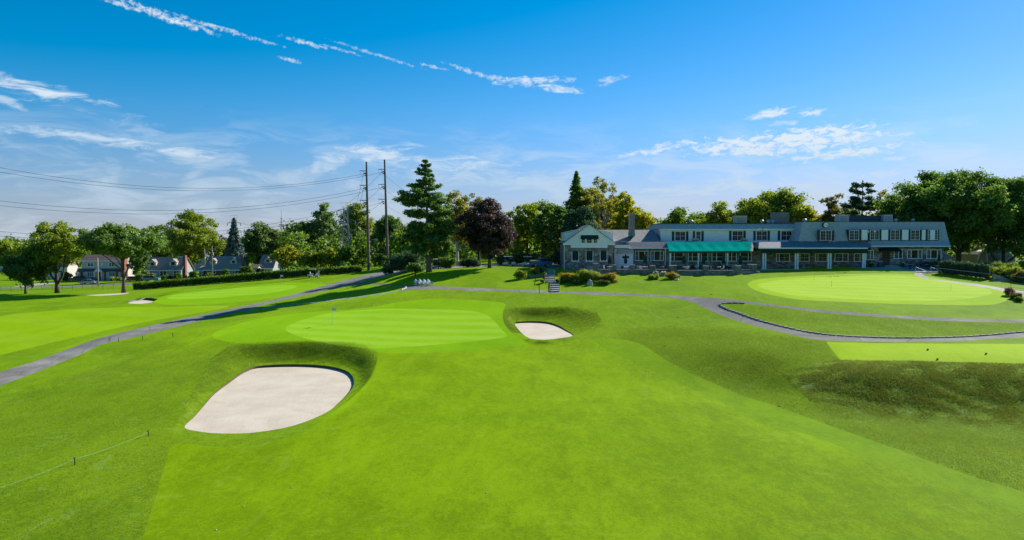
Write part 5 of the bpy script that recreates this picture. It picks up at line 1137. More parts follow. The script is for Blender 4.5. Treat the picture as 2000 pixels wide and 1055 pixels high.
def golf_cart(label, pos, rz, body='cart_white', bags=True, group='golf carts'):
    t = thing('golf_cart', label, 'golf cart', pos, rz, group); m = M[body]
    for x in (-.82, .82):
        for y in (-.5, .5): wheel(t, x, y, .23, .2)
    mb = MB(); mb.prism([(-1.15,.28),(1.2,.28),(1.25,.62),(.78,.86),(.62,.84),(.5,.36),(-.25,.36),(-.3,.72),(-1.1,.76),(-1.2,.5)], -.56, .56); mb.build('body', m, t)
    MB().box(-.55, -.02, -.52, .52, .725, .85).build('seat', M['seat_tan'], t); mb = MB(); mb.slab([(-.55, -.52, .86), (-.55, .52, .86), (-.68, .52, 1.25), (-.68, -.52, 1.25)], .08); mb.build('backrest', M['seat_tan'], t)
    for y in (-.53, .53): MB().tube((.85, y, .82), (.5, y, 1.83), .022, n=6).build('roof_post', M['black'], t); MB().tube((-.8, y, .76), (-.72, y, 1.83), .022, n=6).build('roof_post', M['black'], t)
    mb = MB(); mb.prism([(-1.0,1.82),(.72,1.82),(.70,1.88),(.5,1.92),(-.8,1.92),(-1.0,1.88)], -.62, .62); mb.build('roof', m, t)
    mb = MB(); mb.slab([(.84, -.5, .88), (.84, .5, .88), (.55, .5, 1.78), (.55, -.5, 1.78)], .012); mb.build('windscreen', M['car_glass'], t)
    MB().tube((.55, .25, .8), (.35, .25, 1.05), .02, n=6).build('steering_column', M['black'], t)
    if bags:
        for y in (-.25, .25): MB().lathe(-1.05, y, [(.12, .6), (.14, .7), (.13, 1.35), (.10, 1.4)], 10).build('golf_bag', M['awning_dark'], t)
    return t
_p = drop(834, 140); golf_cart('white golf cart half hidden behind the pine trunk', (_p.x, _p.y, _p.z), .3)
_p = drop(854, 137); golf_cart('dark roofed golf cart under the mounded juniper', (_p.x, _p.y, _p.z), 1.4, 'cart_white')
_p = drop(994, 136); golf_cart('white golf cart with pale roof parked behind the gold shrubs', (_p.x, _p.y, _p.z), .25)
_p = drop(1032, 137); golf_cart('white golf cart nearest the blue utility truck', (_p.x, _p.y, _p.z), -.15)
_p = drop(611, 156); golf_cart('pale roofed golf cart beside the swinging golfer', (_p.x, _p.y, _p.z), .1)
def truck(label, pos, rz):
    t = thing('utility_truck', label, 'truck', pos, rz); m = M['cart_blue']
    for x in (-1.2, 1.2):
        for y in (-.72, .72): wheel(t, x, y, .36, .24)
    mb = MB(); mb.prism([(-2.1,.45),(2.1,.45),(2.15,.95),(1.35,1.1),(-2.1,1.1)], -.82, .82); mb.build('body', m, t); mb = MB(); mb.prism([(-.25,1.102),(1.3,1.102),(.95,1.75),(-.2,1.78)], -.76, .76); mb.build('cab', m, t)
    for y in (-.765, .765): mb = MB(); mb.prism([(-.1,1.18),(1.1,1.18),(.88,1.66),(-.08,1.68)], min(y, y*1.004), max(y, y*1.004)); mb.build('side_window', M['car_glass'], t)
    mb = MB(); mb.slab([(1.29, -.68, 1.16), (1.29, .68, 1.16), (1.0, .68, 1.7), (1.0, -.68, 1.7)], -.012); mb.build('windscreen', M['car_glass'], t)
    MB().box(-2.05, -.35, -.78, .78, 1.102, 1.32).build('bed', M['tan'], t)
    for y in (-.6, .6): MB().box(2.13, 2.17, y-.14, y+.14, .72, .86).build('headlight', M['trim'], t)
_p = drop(1056, 134.5); truck('blue utility truck parked behind the shrubs by the steps', (_p.x, _p.y, _p.z), .2)
def car(name, label, cat, pos, rz, col, suv=False, group=None):
    t = thing(name, label, cat, pos, rz, group); m = M[col]; h = 1.68 if suv else 1.45
    for x in (-1.35, 1.38):
        for y in (-.76, .76): wheel(t, x, y, .33, .22)
    prof = [(-2.2,.35),(2.2,.35),(2.25,.62),(2.1,.80),(1.15,.94),(-1.9,1.0),(-2.2,.9),(-2.28,.6)] if not suv else [(-2.2,.4),(2.2,.4),(2.28,.7),(2.15,1.0),(1.2,1.1),(-2.1,1.12),(-2.25,.7)]
    mb = MB(); mb.prism(prof, -.88, .88); mb.build('body', m, t)
    z0 = .96 if not suv else 1.1; cab = [(-1.75,z0),(1.15,z0-.03),(.35,h),(-1.0,h)] if not suv else [(-2.1,z0),(1.2,z0-.01),(.6,h),(-1.9,h)]
    mb = MB(); mb.prism(cab, -.72, .72); mb.build('cabin', M['car_glass'], t); mb = MB(); mb.prism([(cab[3][0]-.05,h-.05),(cab[2][0]+.06,h-.05),(cab[2][0]-.02,h+.03),(cab[3][0]+.03,h+.03)], -.74, .74); mb.build('roof', m, t)
    for s in (-1, 1):
        for x in ((cab[0][0]+cab[3][0])/2, -.25, (cab[1][0]+cab[2][0])/2): mb = MB(); mb.box(x-.05, x+.05, s*.725-.01, s*.725+.01, z0, h-.05); mb.build('pillar', m, t)
        MB().box(2.2, 2.27, s*.62-.16, s*.62+.16, .62, .74).build('headlight', M['trim'], t); MB().box(-2.3, -2.2, s*.66-.12, s*.66+.12, .7, .86).build('tail_light', M['red'], t)
        MB().box(.72, .86, s*.93-.07, s*.93+.07, .95, 1.06).build('mirror', m, t)
M['silver'] = paint('silver car paint', (.42,.40,.37)); M['navy'] = paint('navy car paint', (.02,.035,.09)); M['carred'] = paint('red car paint', (.40,.03,.03)); M['teal'] = paint('teal car paint', (.05,.18,.22)); M['carwhite'] = paint('white car paint', (.7,.7,.7))
def gpos(px, Y): p = drop(px, Y); return (p.x, p.y, p.z+.02)
car('parked_car', 'silver sedan parked at the kerb before the white house', 'car', gpos(171+0, 196), math.pi+.04, 'silver'); car('parked_car', 'dark blue suv on the driveway left of the white house', 'suv', gpos(149, 212), math.pi+.5, 'navy', True)
car('parked_car', 'red car mostly hidden behind the hedge end', 'car', gpos(263, 207), .4, 'carred'); car('parked_car', 'teal car behind the hedge near the first cottage', 'car', gpos(295, 201), .1, 'teal', True); car('parked_car', 'white car beside the white house', 'car', gpos(252, 209), .9, 'carwhite')

# ------------------------------------------------------------------ houses
M['brick'] = shingle_mat('red brick', (.25,.10,.07), (.30,.13,.09), (.22,.09,.07), .45, .16, .1); M['roof_brown'] = shingle_mat('brown roof shingles', (.14,.10,.085), (.19,.14,.115), (.15,.12,.11), .6, .25, .15); M['roof_black'] = shingle_mat('charcoal roof shingles', (.31,.235,.195), (.38,.295,.245), (.33,.26,.22), .6, .25, .2)
M['siding'] = plain('pale siding', (.52,.49,.43), .7, var=.06); M['teal_siding'] = plain('pale blue siding', (.27,.34,.35), .7, var=.06); M['gable_siding'] = plain('shade toned gable siding', (.34,.31,.27), .8, var=.06); M['tan_siding'] = shingle_mat('tan cedar siding', (.42,.31,.19), (.48,.36,.23), (.40,.30,.19), 1.2, .18, .12)  # gable_siding: shade put into the colour to dim the sunlit house ends
def cottage(label, x0, x1, yridge, yeave, ybase, Y, depth, wall, roof, dormers=(), wins=(), door=None, chimney=None, gable='gable_siding', porch=None):
    X0, X1, zr, ze = wx(x0, Y), wx(x1, Y), wz(yridge, Y+depth/2), wz(yeave, Y); zg = min(hz(X0, Y), hz(X1, Y), hz(X0, Y+depth), hz(X1, Y+depth))-.3
    t = thing('house', label, 'house', ((X0+X1)/2, Y, zg)); L = lambda mb, n, m: wpart(mb, n, m, t)
    L(MB().box(X0+.3, X1-.3, Y, Y+depth, zg, ze+.05), 'wall', M[wall]); ym = Y+depth/2
    for x, s in ((X0+.3, 1), (X1-.3, -1)):
        mb = MB(); mb.add([(x, Y, ze+.051), (x, Y+depth, ze+.051), (x, ym, zr-.15), (x+s*.2, Y, ze+.051), (x+s*.2, Y+depth, ze+.051), (x+s*.2, ym, zr-.15)], [(0,1,2),(5,4,3),(0,3,4,1),(1,4,5,2),(2,5,3,0)])
        L(mb, 'gable', M[gable])
    k = (zr-ze)/(depth/2); e = .5
    mb = MB(); mb.slab([(X0-.1, Y-e, ze-e*k+.12), (X1+.1, Y-e, ze-e*k+.12), (X1+.1, ym, zr+.12), (X0-.1, ym, zr+.12)], .12); mb.slab([(X1+.1, Y+depth+e, ze-e*k+.12), (X0-.1, Y+depth+e, ze-e*k+.12), (X0-.1, ym, zr+.12), (X1+.1, ym, zr+.12)], .12); L(mb, 'roof', M[roof])
    mb = MB(); mb.box(X0-.1, X1+.1, Y-e-.06, Y-e-.002, ze-e*k-.08, ze-e*k+.14); L(mb, 'gutter', M['trim'])
    for (a, b, yt, yb) in dormers:
        A, B, zt, zb = wx(a, Y), wx(b, Y), wz(yt, Y), wz(yb, Y); yd = Y+max(.2, (zb-ze)/k-.1); m_ = (A+B)/2; zs = zt-(B-A)*.38
        mb = MB(); mb.prism([(A, zb), (B, zb), (B, zs), (m_, zt), (A, zs)], yd, min(ym, Y+(zt-ze)/k+.3)); d = L(mb, 'dormer', M['siding'])
        mb = MB()
        for (p, q) in (((A-.15, zs-.1), (m_, zt+.1)), ((m_, zt+.1), (B+.15, zs-.1))): mb.slab([(p[0], yd-.2, p[1]+.06), (q[0], yd-.2, q[1]+.06), (q[0], min(ym, Y+(zt-ze)/k+.3), q[1]+.06), (p[0], min(ym, Y+(zt-ze)/k+.3), p[1]+.06)], .08)
        wsub(mb, 'dormer_roof', M[roof], t, d); wsub(MB().box(m_-(B-A)*.22, m_+(B-A)*.22, yd-.03, yd-.004, zb+(zs-zb)*.2, zs), 'dormer_window', M['glass'], t, d)
    for (a, b, y0, y1) in wins: window(t, a, b, y0, y1, Y, 2, 1, 2, .14)
    if door: d = L(MB().box(wx(door[0], Y), wx(door[1], Y), Y-.06, Y-.005, wz(door[3], Y), wz(door[2], Y)), 'door', M['shutter']); wsub(MB().box(wx(door[1], Y)-.25, wx(door[1], Y)-.15, Y-.1, Y-.061, wz((door[2]+door[3])/2, Y)-.05, wz((door[2]+door[3])/2, Y)+.05), 'handle', M['metal'], t, d)
    if chimney: a, b, y0, yd = chimney; L(MB().box(wx(a, Y), wx(b, Y), Y+yd, Y+yd+1.1, zg, wz(y0, Y)), 'chimney', M['brick'])
    return t
cottage('dark roofed cottage with white gable and two white dormers, left of the oak', 280, 355, 503, 526, 545, 216, 8, 'teal_siding', 'roof_black', ((286, 301, 507.5, 520), (326.5, 341.5, 506.5, 519.5)), ((311, 325, 529, 541), (338, 349, 528, 540)), (318, 322, 530, 544), (353.3, 358, 499, 1.2))
h_ = cottage('dark roofed brick cottage with tan dormers and a chimney at its right end', 398, 468, 501, 525, 540, 216, 8, 'brick', 'roof_black', ((406, 418, 505.5, 517), (445, 458.5, 504.5, 515.5)), ((404, 421, 526.5, 535), (450, 458, 526, 535)), (432, 437, 527, 538), (466, 470.8, 497, 1.5))
cottage('smaller dark roofed cottage with one dormer at the right end of the street', 504, 534, 498, 522, 534, 217, 8, 'teal_siding', 'roof_black', ((513.5, 526, 503, 513.5),), ((512, 520, 523, 531), (522, 529, 523, 531)))
cottage('low side wing with dark roof joined left of the brick cottage', 386, 400, 520, 527.5, 538, 218, 6, 'brick', 'roof_black', (), ((389, 396, 529.5, 536),))
cottage('small white garden shed right of the brick cottage', 491, 504.5, 517, 521.5, 532, 212, 3, 'siding', 'roof_brown', (), ((495, 500, 523, 529),))
cottage('white gabled house half hidden behind the forked street tree', 66, 132, 500, 520, 548, 226, 6, 'siding', 'roof_brown', ((92, 106, 505, 516),), ((76, 86, 525, 534), (96, 106, 525, 534), (116, 126, 528, 538)), (108, 112, 530, 545), (119, 123, 496, 3))
cottage('pale house glimpsed behind the tall oak', 352, 402, 486, 500, 515, 290, 9, 'siding', 'roof_brown', (), ((362, 370, 503, 509), (380, 388, 503, 509)))
cottage('pale house at the far left frame edge behind the street', -6, 24, 497, 508, 530, 280, 9, 'siding', 'roof_brown', (), ((2, 10, 512, 520),))
# two storey white house
Y = 216; X = lambda p: wx(p, Y); Zp = lambda q: wz(q, Y)
wh = cottage('two storey white house with brown roof, portico and brick corners', 157, 243, 498, 508.5, 549, Y, 6, 'siding', 'roof_brown', (), ((170, 182, 513.5, 521), (197, 200, 513, 519), (212, 223, 513, 521)), None, None)
mb = MB(); mb.slab([(X(154), Y-1.6, Zp(530)), (X(246), Y-1.6, Zp(530)), (X(246), Y-.01, Zp(524.5)), (X(154), Y-.01, Zp(524.5))], .12); wpart(mb, 'pent_roof', M['roof_brown'], wh)
wpart(MB().box(X(157.5), X(242.5), Y-1.2, Y-.01, wh.location.z, Zp(530)), 'ground_floor', M['siding'], wh)
for a, b in ((160.5, 166), (182.5, 186), (207, 210), (229, 234)): wpart(MB().box(X(a), X(b), Y-1.26, Y-1.205, wh.location.z, Zp(530.2)), 'brick_panel', M['brick'], wh)
for a, b in ((169, 181.5), (211.5, 224)): window(wh, a, b, 531, 540.5, Y-1.2, 3, 1, 1, .14)
mb = MB(); mb.prism([(X(191), Zp(530)), (X(207), Zp(530)), (X(199), Zp(523.5))], Y-2.6, Y-1.61); wpart(mb, 'portico', M['trim'], wh)
for p in (192.5, 205.5): wpart(MB().tube((X(p), Y-2.4, wh.location.z), (X(p), Y-2.4, Zp(530)), .14), 'column', M['trim'], wh)
wpart(MB().box(X(196.5), X(201.5), Y-1.25, Y-1.205, wh.location.z+.4, Zp(531.5)), 'door', M['shutter'], wh); wpart(MB().box(X(240), X(245.5), Y-1.3, Y+1, wh.location.z, Zp(503)), 'chimney', M['brick'], wh)
# gambrel house at the right
Y = 150; gh = thing('house', 'tan gambrel roofed house behind the leaning oak at right', 'house', (wx(1935, Y), Y, hz(wx(1935, Y), Y)-.5))
def GP(pts): return [(wx(a, Y), wz(b, Y)) for a, b in pts]
mb = MB(); mb.prism(GP([(1911, 537), (1930.5, 537), (1930.5, 526), (1926, 497), (1921, 491.5), (1913, 497), (1909.5, 509), (1909.5, 526)]), Y, Y+8); wpart(mb, 'wall', M['tan_siding'], gh)
mb = MB(); mb.slab([(wx(1931.5, Y), Y-.3, wz(526, Y)), (wx(1985, Y), Y-.3, wz(526, Y)), (wx(1985, Y), Y+1.6, wz(496.5, Y)), (wx(1926.3, Y), Y+1.6, wz(496.5, Y))], .15); wpart(mb, 'lower_roof', M['roof_black'], gh)
mb = MB(); mb.slab([(wx(1926, Y), Y+1.5, wz(496.8, Y)), (wx(1986, Y), Y+1.5, wz(496.8, Y)), (wx(1984, Y), Y+5, wz(488.5, Y)), (wx(1923, Y), Y+5, wz(488.5, Y))], .15); wpart(mb, 'upper_roof', M['slate'], gh)
wpart(MB().box(wx(1931, Y), wx(1985, Y), Y, Y+8, gh.location.z, wz(526, Y)), 'wall', M['tan_siding'], gh)
window(gh, 1915, 1925.5, 514, 526.5, Y, 2, 2, 3, .12)
mb = MB(); mb.prism(GP([(1952, 540), (1968, 540), (1968, 510), (1952, 510)]), Y-2, Y+3); wpart(mb, 'wing', M['tan_siding'], gh); mb = MB(); mb.prism(GP([(1949, 510.5), (1970, 510.5), (1963, 499), (1957, 501)]), Y-2.3, Y+3); wpart(mb, 'wing_roof', M['slate'], gh)
wpart(MB().box(wx(1930, Y), wx(1942, Y), Y+5, Y+6.2, wz(492, Y), wz(481, Y)), 'chimney', M['brick'], gh)
for (a, b) in (((1909, 509), (1913, 496.5)), ((1913, 496.5), (1921, 491)), ((1921, 491), (1926.5, 496.5)), ((1926.5, 496.5), (1931, 526))):
    p, q = GP([a, b]); wpart(MB().tube((p[0], Y-.08, p[1]), (q[0], Y-.08, q[1]), .12, n=4), 'rake_board', M['trim'], gh)

# ------------------------------------------------------------------ poles, towers, wires
M['pole'] = plain('weathered steel pole', (.15,.115,.10), .8, var=.3, scale=1.2); M['galv'] = plain('galvanised lattice steel', (.22,.26,.28), .6, .2, var=.15); M['wood_pole'] = plain('pale wooden pole', (.40,.33,.22), .9, var=.25, scale=2); M['wire'] = plain('cable', (.06,.065,.07), .6)
def big_pole(label, pb, pt, yt, Y, arms, xa):
    b = drop(pb, Y); t = thing('utility_pole', label, 'utility pole', tuple(b)); top = P(pt, yt, Y); tips = []
    wpart(MB().path([b-Vector((0, 0, .3)), b.lerp(top, .5), top], [.36, .29, .2], 10), 'pole', M['pole'], t, None)
    for y in arms:
        c = P(pt, y, Y); e = P(xa, y-.4, Y); wpart(MB().tube(c, e, .09, .07, n=6), 'cross_arm', M['pole'], t); wpart(MB().tube(P(pt, y+7, Y), e.lerp(c, .4)+Vector((0, 0, -.08)), .05, n=5), 'brace', M['pole'], t)
        for dy, dx in ((5.5, 5.8), (8.6, 2.6)): wpart(MB().tube(P(pt-.6, y+4+(dy-5.5), Y), P(pt-dx, y+dy+.3, Y), .13, n=7), 'insulator', M['shutter'], t)
        j = [P(xa+.6, y, Y), P(xa+1.2, y+5, Y), P(xa+4, y+9.5, Y), P(pt-2.6, y+9, Y)]; wpart(MB().path(j, .035, 5), 'jumper', M['wire'], t); tips.append(P(pt-5.8, y+6, Y))
    return tips
t1 = big_pole('left one of the two tall steel utility poles at the end of the hedge', 720, 715.6, 316, 165, (334, 362.3, 391.5), 702.4); t2 = big_pole('right one of the two tall steel utility poles, standing behind the cart path', 757.5, 751, 312, 172, (331, 360.3, 389.5), 738.6)
def lattice(label, px, Y, yt, w0, w1, arms, seed=0):
    b = drop(px, Y); zt = wz(yt, Y); t = thing('lattice_tower', label, 'pylon', tuple(b)); H = zt-b.z; m = M['galv']
    def cor(f): w = w0+(w1-w0)*min(1, f/.72); return [Vector((b.x+sx*w, b.y+sy*w, b.z+H*f)) for sx, sy in ((-1, -1), (1, -1), (1, 1), (-1, 1))]
    lv = [0, .2, .36, .5, .62, .72, .82, .92]
    for k in range(4): wpart(MB().path([cor(f)[k] for f in lv], .085, 5), 'leg', m, t)
    for i in range(len(lv)-1):
        a, c = cor(lv[i]), cor(lv[i+1]); mb = MB()
        for k in range(4): q = (k+1) % 4; mb.tube(a[k], c[q], .036, n=4, caps=False); mb.tube(a[q], c[k], .036, n=4, caps=False); mb.tube(c[k], c[q], .036, n=4, caps=False)
        wpart(mb, 'brace', m, t)
    for s in (-1, 1): wpart(MB().path([cor(.92)[0 if s < 0 else 1]+Vector((0, w1, 0)), Vector((b.x+s*1.6, b.y, zt)), Vector((b.x-s*.1, b.y, zt-.1))], .06, 4), 'peak', m, t)
    tips = []
    for f, L in arms:
        z = b.z+H*f; mb = MB()
        for s in (-1, 1): e = Vector((b.x+s*L, b.y, z)); mb.tube((b.x+s*w1, b.y-w1, z+.55), e, .07, n=4); mb.tube((b.x+s*w1, b.y+w1, z+.55), e, .07, n=4); mb.tube((b.x, b.y, z-.1), e, .07, n=4); tips.append(e)
        wpart(mb, 'cross_arm', m, t)
        for s in (-1, 1): wpart(MB().lathe(b.x+s*L, b.y, [(.05, z-1.3), (.16, z-1.15), (.16, z-.3), (.05, z-.05)], 8), 'insulator', M['copper'], t)
    return tips
u1 = lattice('lattice pylon standing above the hedge left of the utility poles', 676, 200, 396, 2.0, .55, ((.87, 2.5), (.72, 2.7), (.56, 3.0))); u2 = lattice('distant lattice pylon rising behind the blue spruce', 458, 300, 421, 2.6, .8, ((.86, 2.9), (.72, 3.0), (.58, 3.2)))
def wire(a, b, sag, lab, grp, r=.035, n=22):
    a, b = Vector(a), Vector(b); pts = [a.lerp(b, i/n)-Vector((0, 0, 4*sag*(i/n)*(1-i/n))) for i in range(n+1)]
    o = MB().path(pts, r, 5).build('power_line', M['wire']); tag(o, lab, 'power line', grp)
Bx = [(-132, 105, 38.3), (-132, 105, 29.0), (-132, 105, 22.9)]; pos_w = ('upper', 'middle', 'lower')
for i, s in enumerate((9.66, 8.7, 9.3)):
    wire(t1[i], Bx[i], s, pos_w[i]+' cable sweeping left from the left utility pole', 'cables sweeping left from the poles', .03); b = Vector(Bx[i])+Vector((-2.5, 4, -1.6)); wire(t2[i], b, s+.3, pos_w[i]+' cable sweeping left from the right utility pole', 'cables sweeping left from the poles', .03)
    wire(t1[i], u1[i*2+1], .5, pos_w[i]+' cable dropping from the left utility pole to the pylon', 'cables between poles and pylon', .028); wire(t2[i], u1[i*2], .6, pos_w[i]+' cable dropping from the right utility pole to the pylon', 'cables between poles and pylon', .028)
    wire(t2[i], P(905, 440+14*i, 240), 1.5, pos_w[i]+' cable running right from the right utility pole behind the pine', 'cables running behind the pine', .028); wire(u1[i*2], u2[i*2+1], 3, pos_w[i]+' cable between the two lattice pylons', 'cables between the pylons', .04)
rm = thing('radio_mast', 'thin distant radio mast above the trees left of the poplar', 'mast', tuple(drop(550.5, 420))); _b = rm.location; zt = wz(410, 420)
for k in range(3): a = k*2.094; wpart(MB().tube((_b.x+.6*math.cos(a), _b.y+.6*math.sin(a), _b.z), (_b.x+.3*math.cos(a), _b.y+.3*math.sin(a), zt-5), .12, n=4), 'leg', M['galv'], rm)
for k in range(12): z = _b.z+(zt-5-_b.z)*k/11; wpart(MB().box(_b.x-.6, _b.x+.6, _b.y-.6, _b.y+.6, z, z+.12), 'ring', M['galv'], rm)
wpart(MB().tube((_b.x, _b.y, zt-5), (_b.x, _b.y, zt), .1, n=5), 'antenna', M['galv'], rm); wpart(MB().box(_b.x-1.6, _b.x+1.6, _b.y-.2, _b.y+.2, wz(440, 420), wz(438.5, 420)), 'antenna', M['galv'], rm)
def street_pole(px, Y, yt, lab, arms=False):
    b = drop(px, Y); zt = wz(yt, Y); t = thing('wooden_pole', lab, 'pole', tuple(b)); MB().path([(0, 0, -.2), (0, 0, (zt-b.z)*.6), (0, 0, zt-b.z)], [.17, .15, .11], 8).build('pole', M['wood_pole'], t, True)
    if arms: MB().box(-.8, .8, -.06, .06, zt-b.z-.8, zt-b.z-.66).build('cross_arm', M['wood_pole'], t); MB().lathe(.25, 0, [(.14, zt-b.z-2.6), (.2, zt-b.z-2.5), (.2, zt-b.z-1.8), (.1, zt-b.z-1.7)], 8).build('transformer', M['metal'], t)
    return Vector((b.x, b.y, zt))
a1 = street_pole(190.5, 182, 503, 'pale wooden pole in front of the white two storey house'); a2 = street_pole(414.5, 190, 481, 'pale wooden pole in front of the brick cottage', True); a3 = street_pole(400, 235, 486, 'farther pale wooden pole behind the brick cottage', True)
wire(a1, a2, .7, 'thin street cable between the two pale wooden poles', 'street cables', .025); wire(a1, P(-60, 492, 176), .7, 'thin street cable running left from the wooden pole', 'street cables', .025); wire(a2, P(560, 500, 200), .6, 'thin street cable running right from the wooden pole', 'street cables', .025)

for px, Y, r, h, mt, lab in ((376, 206, 2.0, 3.4, 'dark', 'big clipped globe shrub between the two dark roofed cottages'), (440, 207, 1.5, 2.8, 'mid', 'clipped globe shrub before the brick cottage door'), (322, 207, 1.6, 1.9, 'mid', 'green shrub before the first cottage'), (291, 206, 2.0, 3.2, 'brown', 'reddish shrub at the left end of the first cottage'),
  (334, 208, 1.3, 1.6, 'purple', 'dark purple shrub before the first cottage'), (346, 207, 1.7, 2.4, 'hedge', 'leafy shrub below the first cottage gable'), (478, 208, 1.6, 3.2, 'dark', 'rounded shrub right of the brick cottage'), (488, 209, 1.5, 2.6, 'lime', 'yellow green shrub by the garden shed'),
  (507, 207, 1.3, 2.0, 'mid', 'small globe shrub before the garden shed'), (408, 206, 1.2, 1.6, 'mid', 'low shrub before the left window of the brick cottage'), (182, 211, 2.4, 1.3, 'gold', 'low flowering shrubs left of the white house portico'), (225, 211, 2.6, 1.4, 'lime', 'low yellow green shrubs right of the white house portico'), (272, 204, 1.5, 3.0, 'pale', 'grey green shrub before the shady linden'), (128, 213, 2.2, 3.4, 'dark', 'dark shrub left of the white two storey house')):
    q = drop(px, Y); bush('shrub', lab, (q.x, q.y, q.z), r, r*.8, h, mt, .26, 2.6, 20, 'shrubs round the houses')
# wire fence along the street
fe = thing('wire_fence', 'low wire fence with thin posts along the street at left', 'fence', tuple(drop(130, 168))); rails = [[], []]
for px in range(-40, 262, 20): q = drop(px, 168); wpart(MB().tube(q-Vector((0, 0, .1)), q+Vector((0, 0, 1.35)), .035, n=5), 'post', M['darkmetal'], fe); rails[0].append(q+Vector((0, 0, 1.3))); rails[1].append(q+Vector((0, 0, .25)))
for r in rails: wpart(MB().path(r, .02, 4), 'rail', M['darkmetal'], fe)
def mesh_panel():
    mb = MB()
    for a, b in zip(rails[0][:-1], rails[0][1:]):
        for k in range(10): p = a.lerp(b, k/10); q = a.lerp(b, (k+1)/10); mb.tube(p, q-Vector((0, 0, 1.05)), .008, n=3, caps=False); mb.tube(q, p-Vector((0, 0, 1.05)), .008, n=3, caps=False)
    o = wpart(mb, 'wire_mesh', M['darkmetal'], fe); o['kind'] = 'stuff'
mesh_panel()

# ------------------------------------------------------------------ golf course fittings
def flag(px, py, hgt, lab, col, cat='flagstick'):
    p = G(px, py); t = thing('flagstick', lab, cat, tuple(p)); MB().tube((0, 0, -.05), (0, 0, hgt), .022, n=6).build('pole', M['lawn_white'], t); MB().lathe(0, 0, [(.054, .001), (.054, .006)], 12).build('cup', M['black'], t)
    mb = MB(); n = 6
    for i in range(n+1):
        for z in (hgt-.42, hgt-.04): mb.v.append((.02+.5*i/n, .07*math.sin(i*1.3), z-.05*i/n))
    mb.f = [(2*i, 2*i+2, 2*i+3, 2*i+1) for i in range(n)]; mb.v += [(x, y+.012, z) for x, y, z in mb.v]; mb.f += [tuple(j+2*(n+1) for j in f[::-1]) for f in mb.f]; mb.build('flag', M[col], t)
flag(649, 634, 2.2, 'white flag on the middle green between the two bunkers', 'lawn_white'); flag(548, 557, 2.2, 'white flag on the far green below the hedge', 'lawn_white')
for px, py, lb in ((1624, 560, 'thin practice hole marker near the middle of the practice green'), (1857, 567, 'thin practice hole marker at the right of the practice green'), (1590, 548, 'thin practice hole marker at the back left of the practice green')):
    p = G(px, py); t = thing('hole_marker', lb, 'marker', tuple(p)); MB().tube((0, 0, -.05), (0, 0, .75), .014, n=5).build('pole', M['darkmetal'], t); MB().lathe(0, 0, [(.03, .74), (.035, .78), (.01, .8)], 8).build('knob', M['darkmetal'], t)
def stake(px, py, h, lab, grp, lean=0):
    p = G(px, py); t = thing('rope_stake', lab, 'stake', tuple(p), 0, grp); MB().tube((0, 0, -.1), (lean, 0, h), .035, .03, n=7).build('post', M['umb'], t); MB().lathe(lean, 0, [(.045, h-.02), (.045, h+.03), (.02, h+.05)], 8).build('cap', M['umb'], t); return Vector((p.x+lean, p.y, p.z+h-.06))
s1 = stake(146, 908, .42, 'green rope stake in the left foreground rough, left one', 'rope stakes in the rough'); s2 = stake(291, 852, .36, 'green rope stake in the left foreground rough, nearest the big bunker', 'rope stakes in the rough', -.05); s0 = P(-60, 977, 36.5)
M['rope'] = plain('pale green rope', (.20,.32,.16), .8)
def rope(a, b, lab): o = MB().path([a.lerp(b, i/12)-Vector((0, 0, .12*4*(i/12)*(1-i/12))) for i in range(13)], .010, 5).build('rope', M['rope']); tag(o, lab, 'rope', 'course ropes')
s0.z = hz(s0.x, s0.y)+.35
rope(s1, s2, 'pale rope between the two green stakes'); rope(s0, s1, 'pale rope running from the left green stake out of the frame')
for px, py, lb in ((232, 668, 'small green stake by the cart path, nearest of three'), (279, 664, 'small green stake by the cart path, middle of three'), (338, 659, 'small green stake by the cart path, farthest of three')): stake(px, py, .5, lb, 'stakes beside the cart path', -.05)
for px, py, lb in ((1812, 684, 'small dark tee marker near the middle of the tee box'), (1831, 703, 'small dark tee marker at the front edge of the tee box'), (1926, 692, 'small dark tee marker at the right of the tee box')):
    p = G(px, py); t = thing('tee_marker', lb, 'tee marker', tuple(p), 0, 'tee markers'); MB().box(-.06, .06, -.05, .05, .0, .14).build('block', M['chair_frame'], t); MB().tube((0, 0, -.05), (0, 0, .12), .02, n=5).build('spike', M['metal'], t)
for px, py, lb in ((950, 963, 'white golf ball in the middle of the fairway'), (570, 953, 'white golf ball near the lower left of the fairway'), (422, 1036, 'white golf ball at the bottom left of the fairway'), (476, 990, 'white golf ball left of centre at the bottom of the fairway')):
    p = G(px, py); o = MB().lathe(0, 0, [(.006, 0), (.025, .006), (.034, .022), (.034, .034), (.025, .05), (.006, .056)], 10).build('golf_ball', M['lawn_white'], None, True); o.location = p+Vector((0, 0, .004)); tag(o, lb, 'golf ball', 'golf balls on the fairway')
for px, py, lb in ((1324, 620, 'dark sprinkler cover in the rough right of the small bunker'), (1300, 676, 'dark sprinkler cover on the right hand slope'), (1523, 793, 'dark sprinkler cover near the foot of the shaggy bank'), (1389, 575, 'dark sprinkler cover on the lawn above the path fork')):
    p = G(px, py); t = MB().lathe(0, 0, [(.14, -.02), (.14, .02), (.12, .03)], 14).build('sprinkler_cover', M['soil']); t.location = p; tag(t, lb, 'sprinkler cover', 'sprinkler covers')
for px, py, lb in ((1618, 541.5, 'left putter lying at the back of the practice green'), (1632, 540.5, 'right putter lying at the back of the practice green')):
    p = G(px, py); t = thing('putter', lb, 'golf club', (p.x, p.y, p.z+.03), .3); MB().tube((-.45, 0, .02), (.45, 0, .02), .025, n=6).build('shaft', M['black'], t); MB().box(.44, .5, -.12, .05, 0, .07).build('head', M['darkmetal'], t)
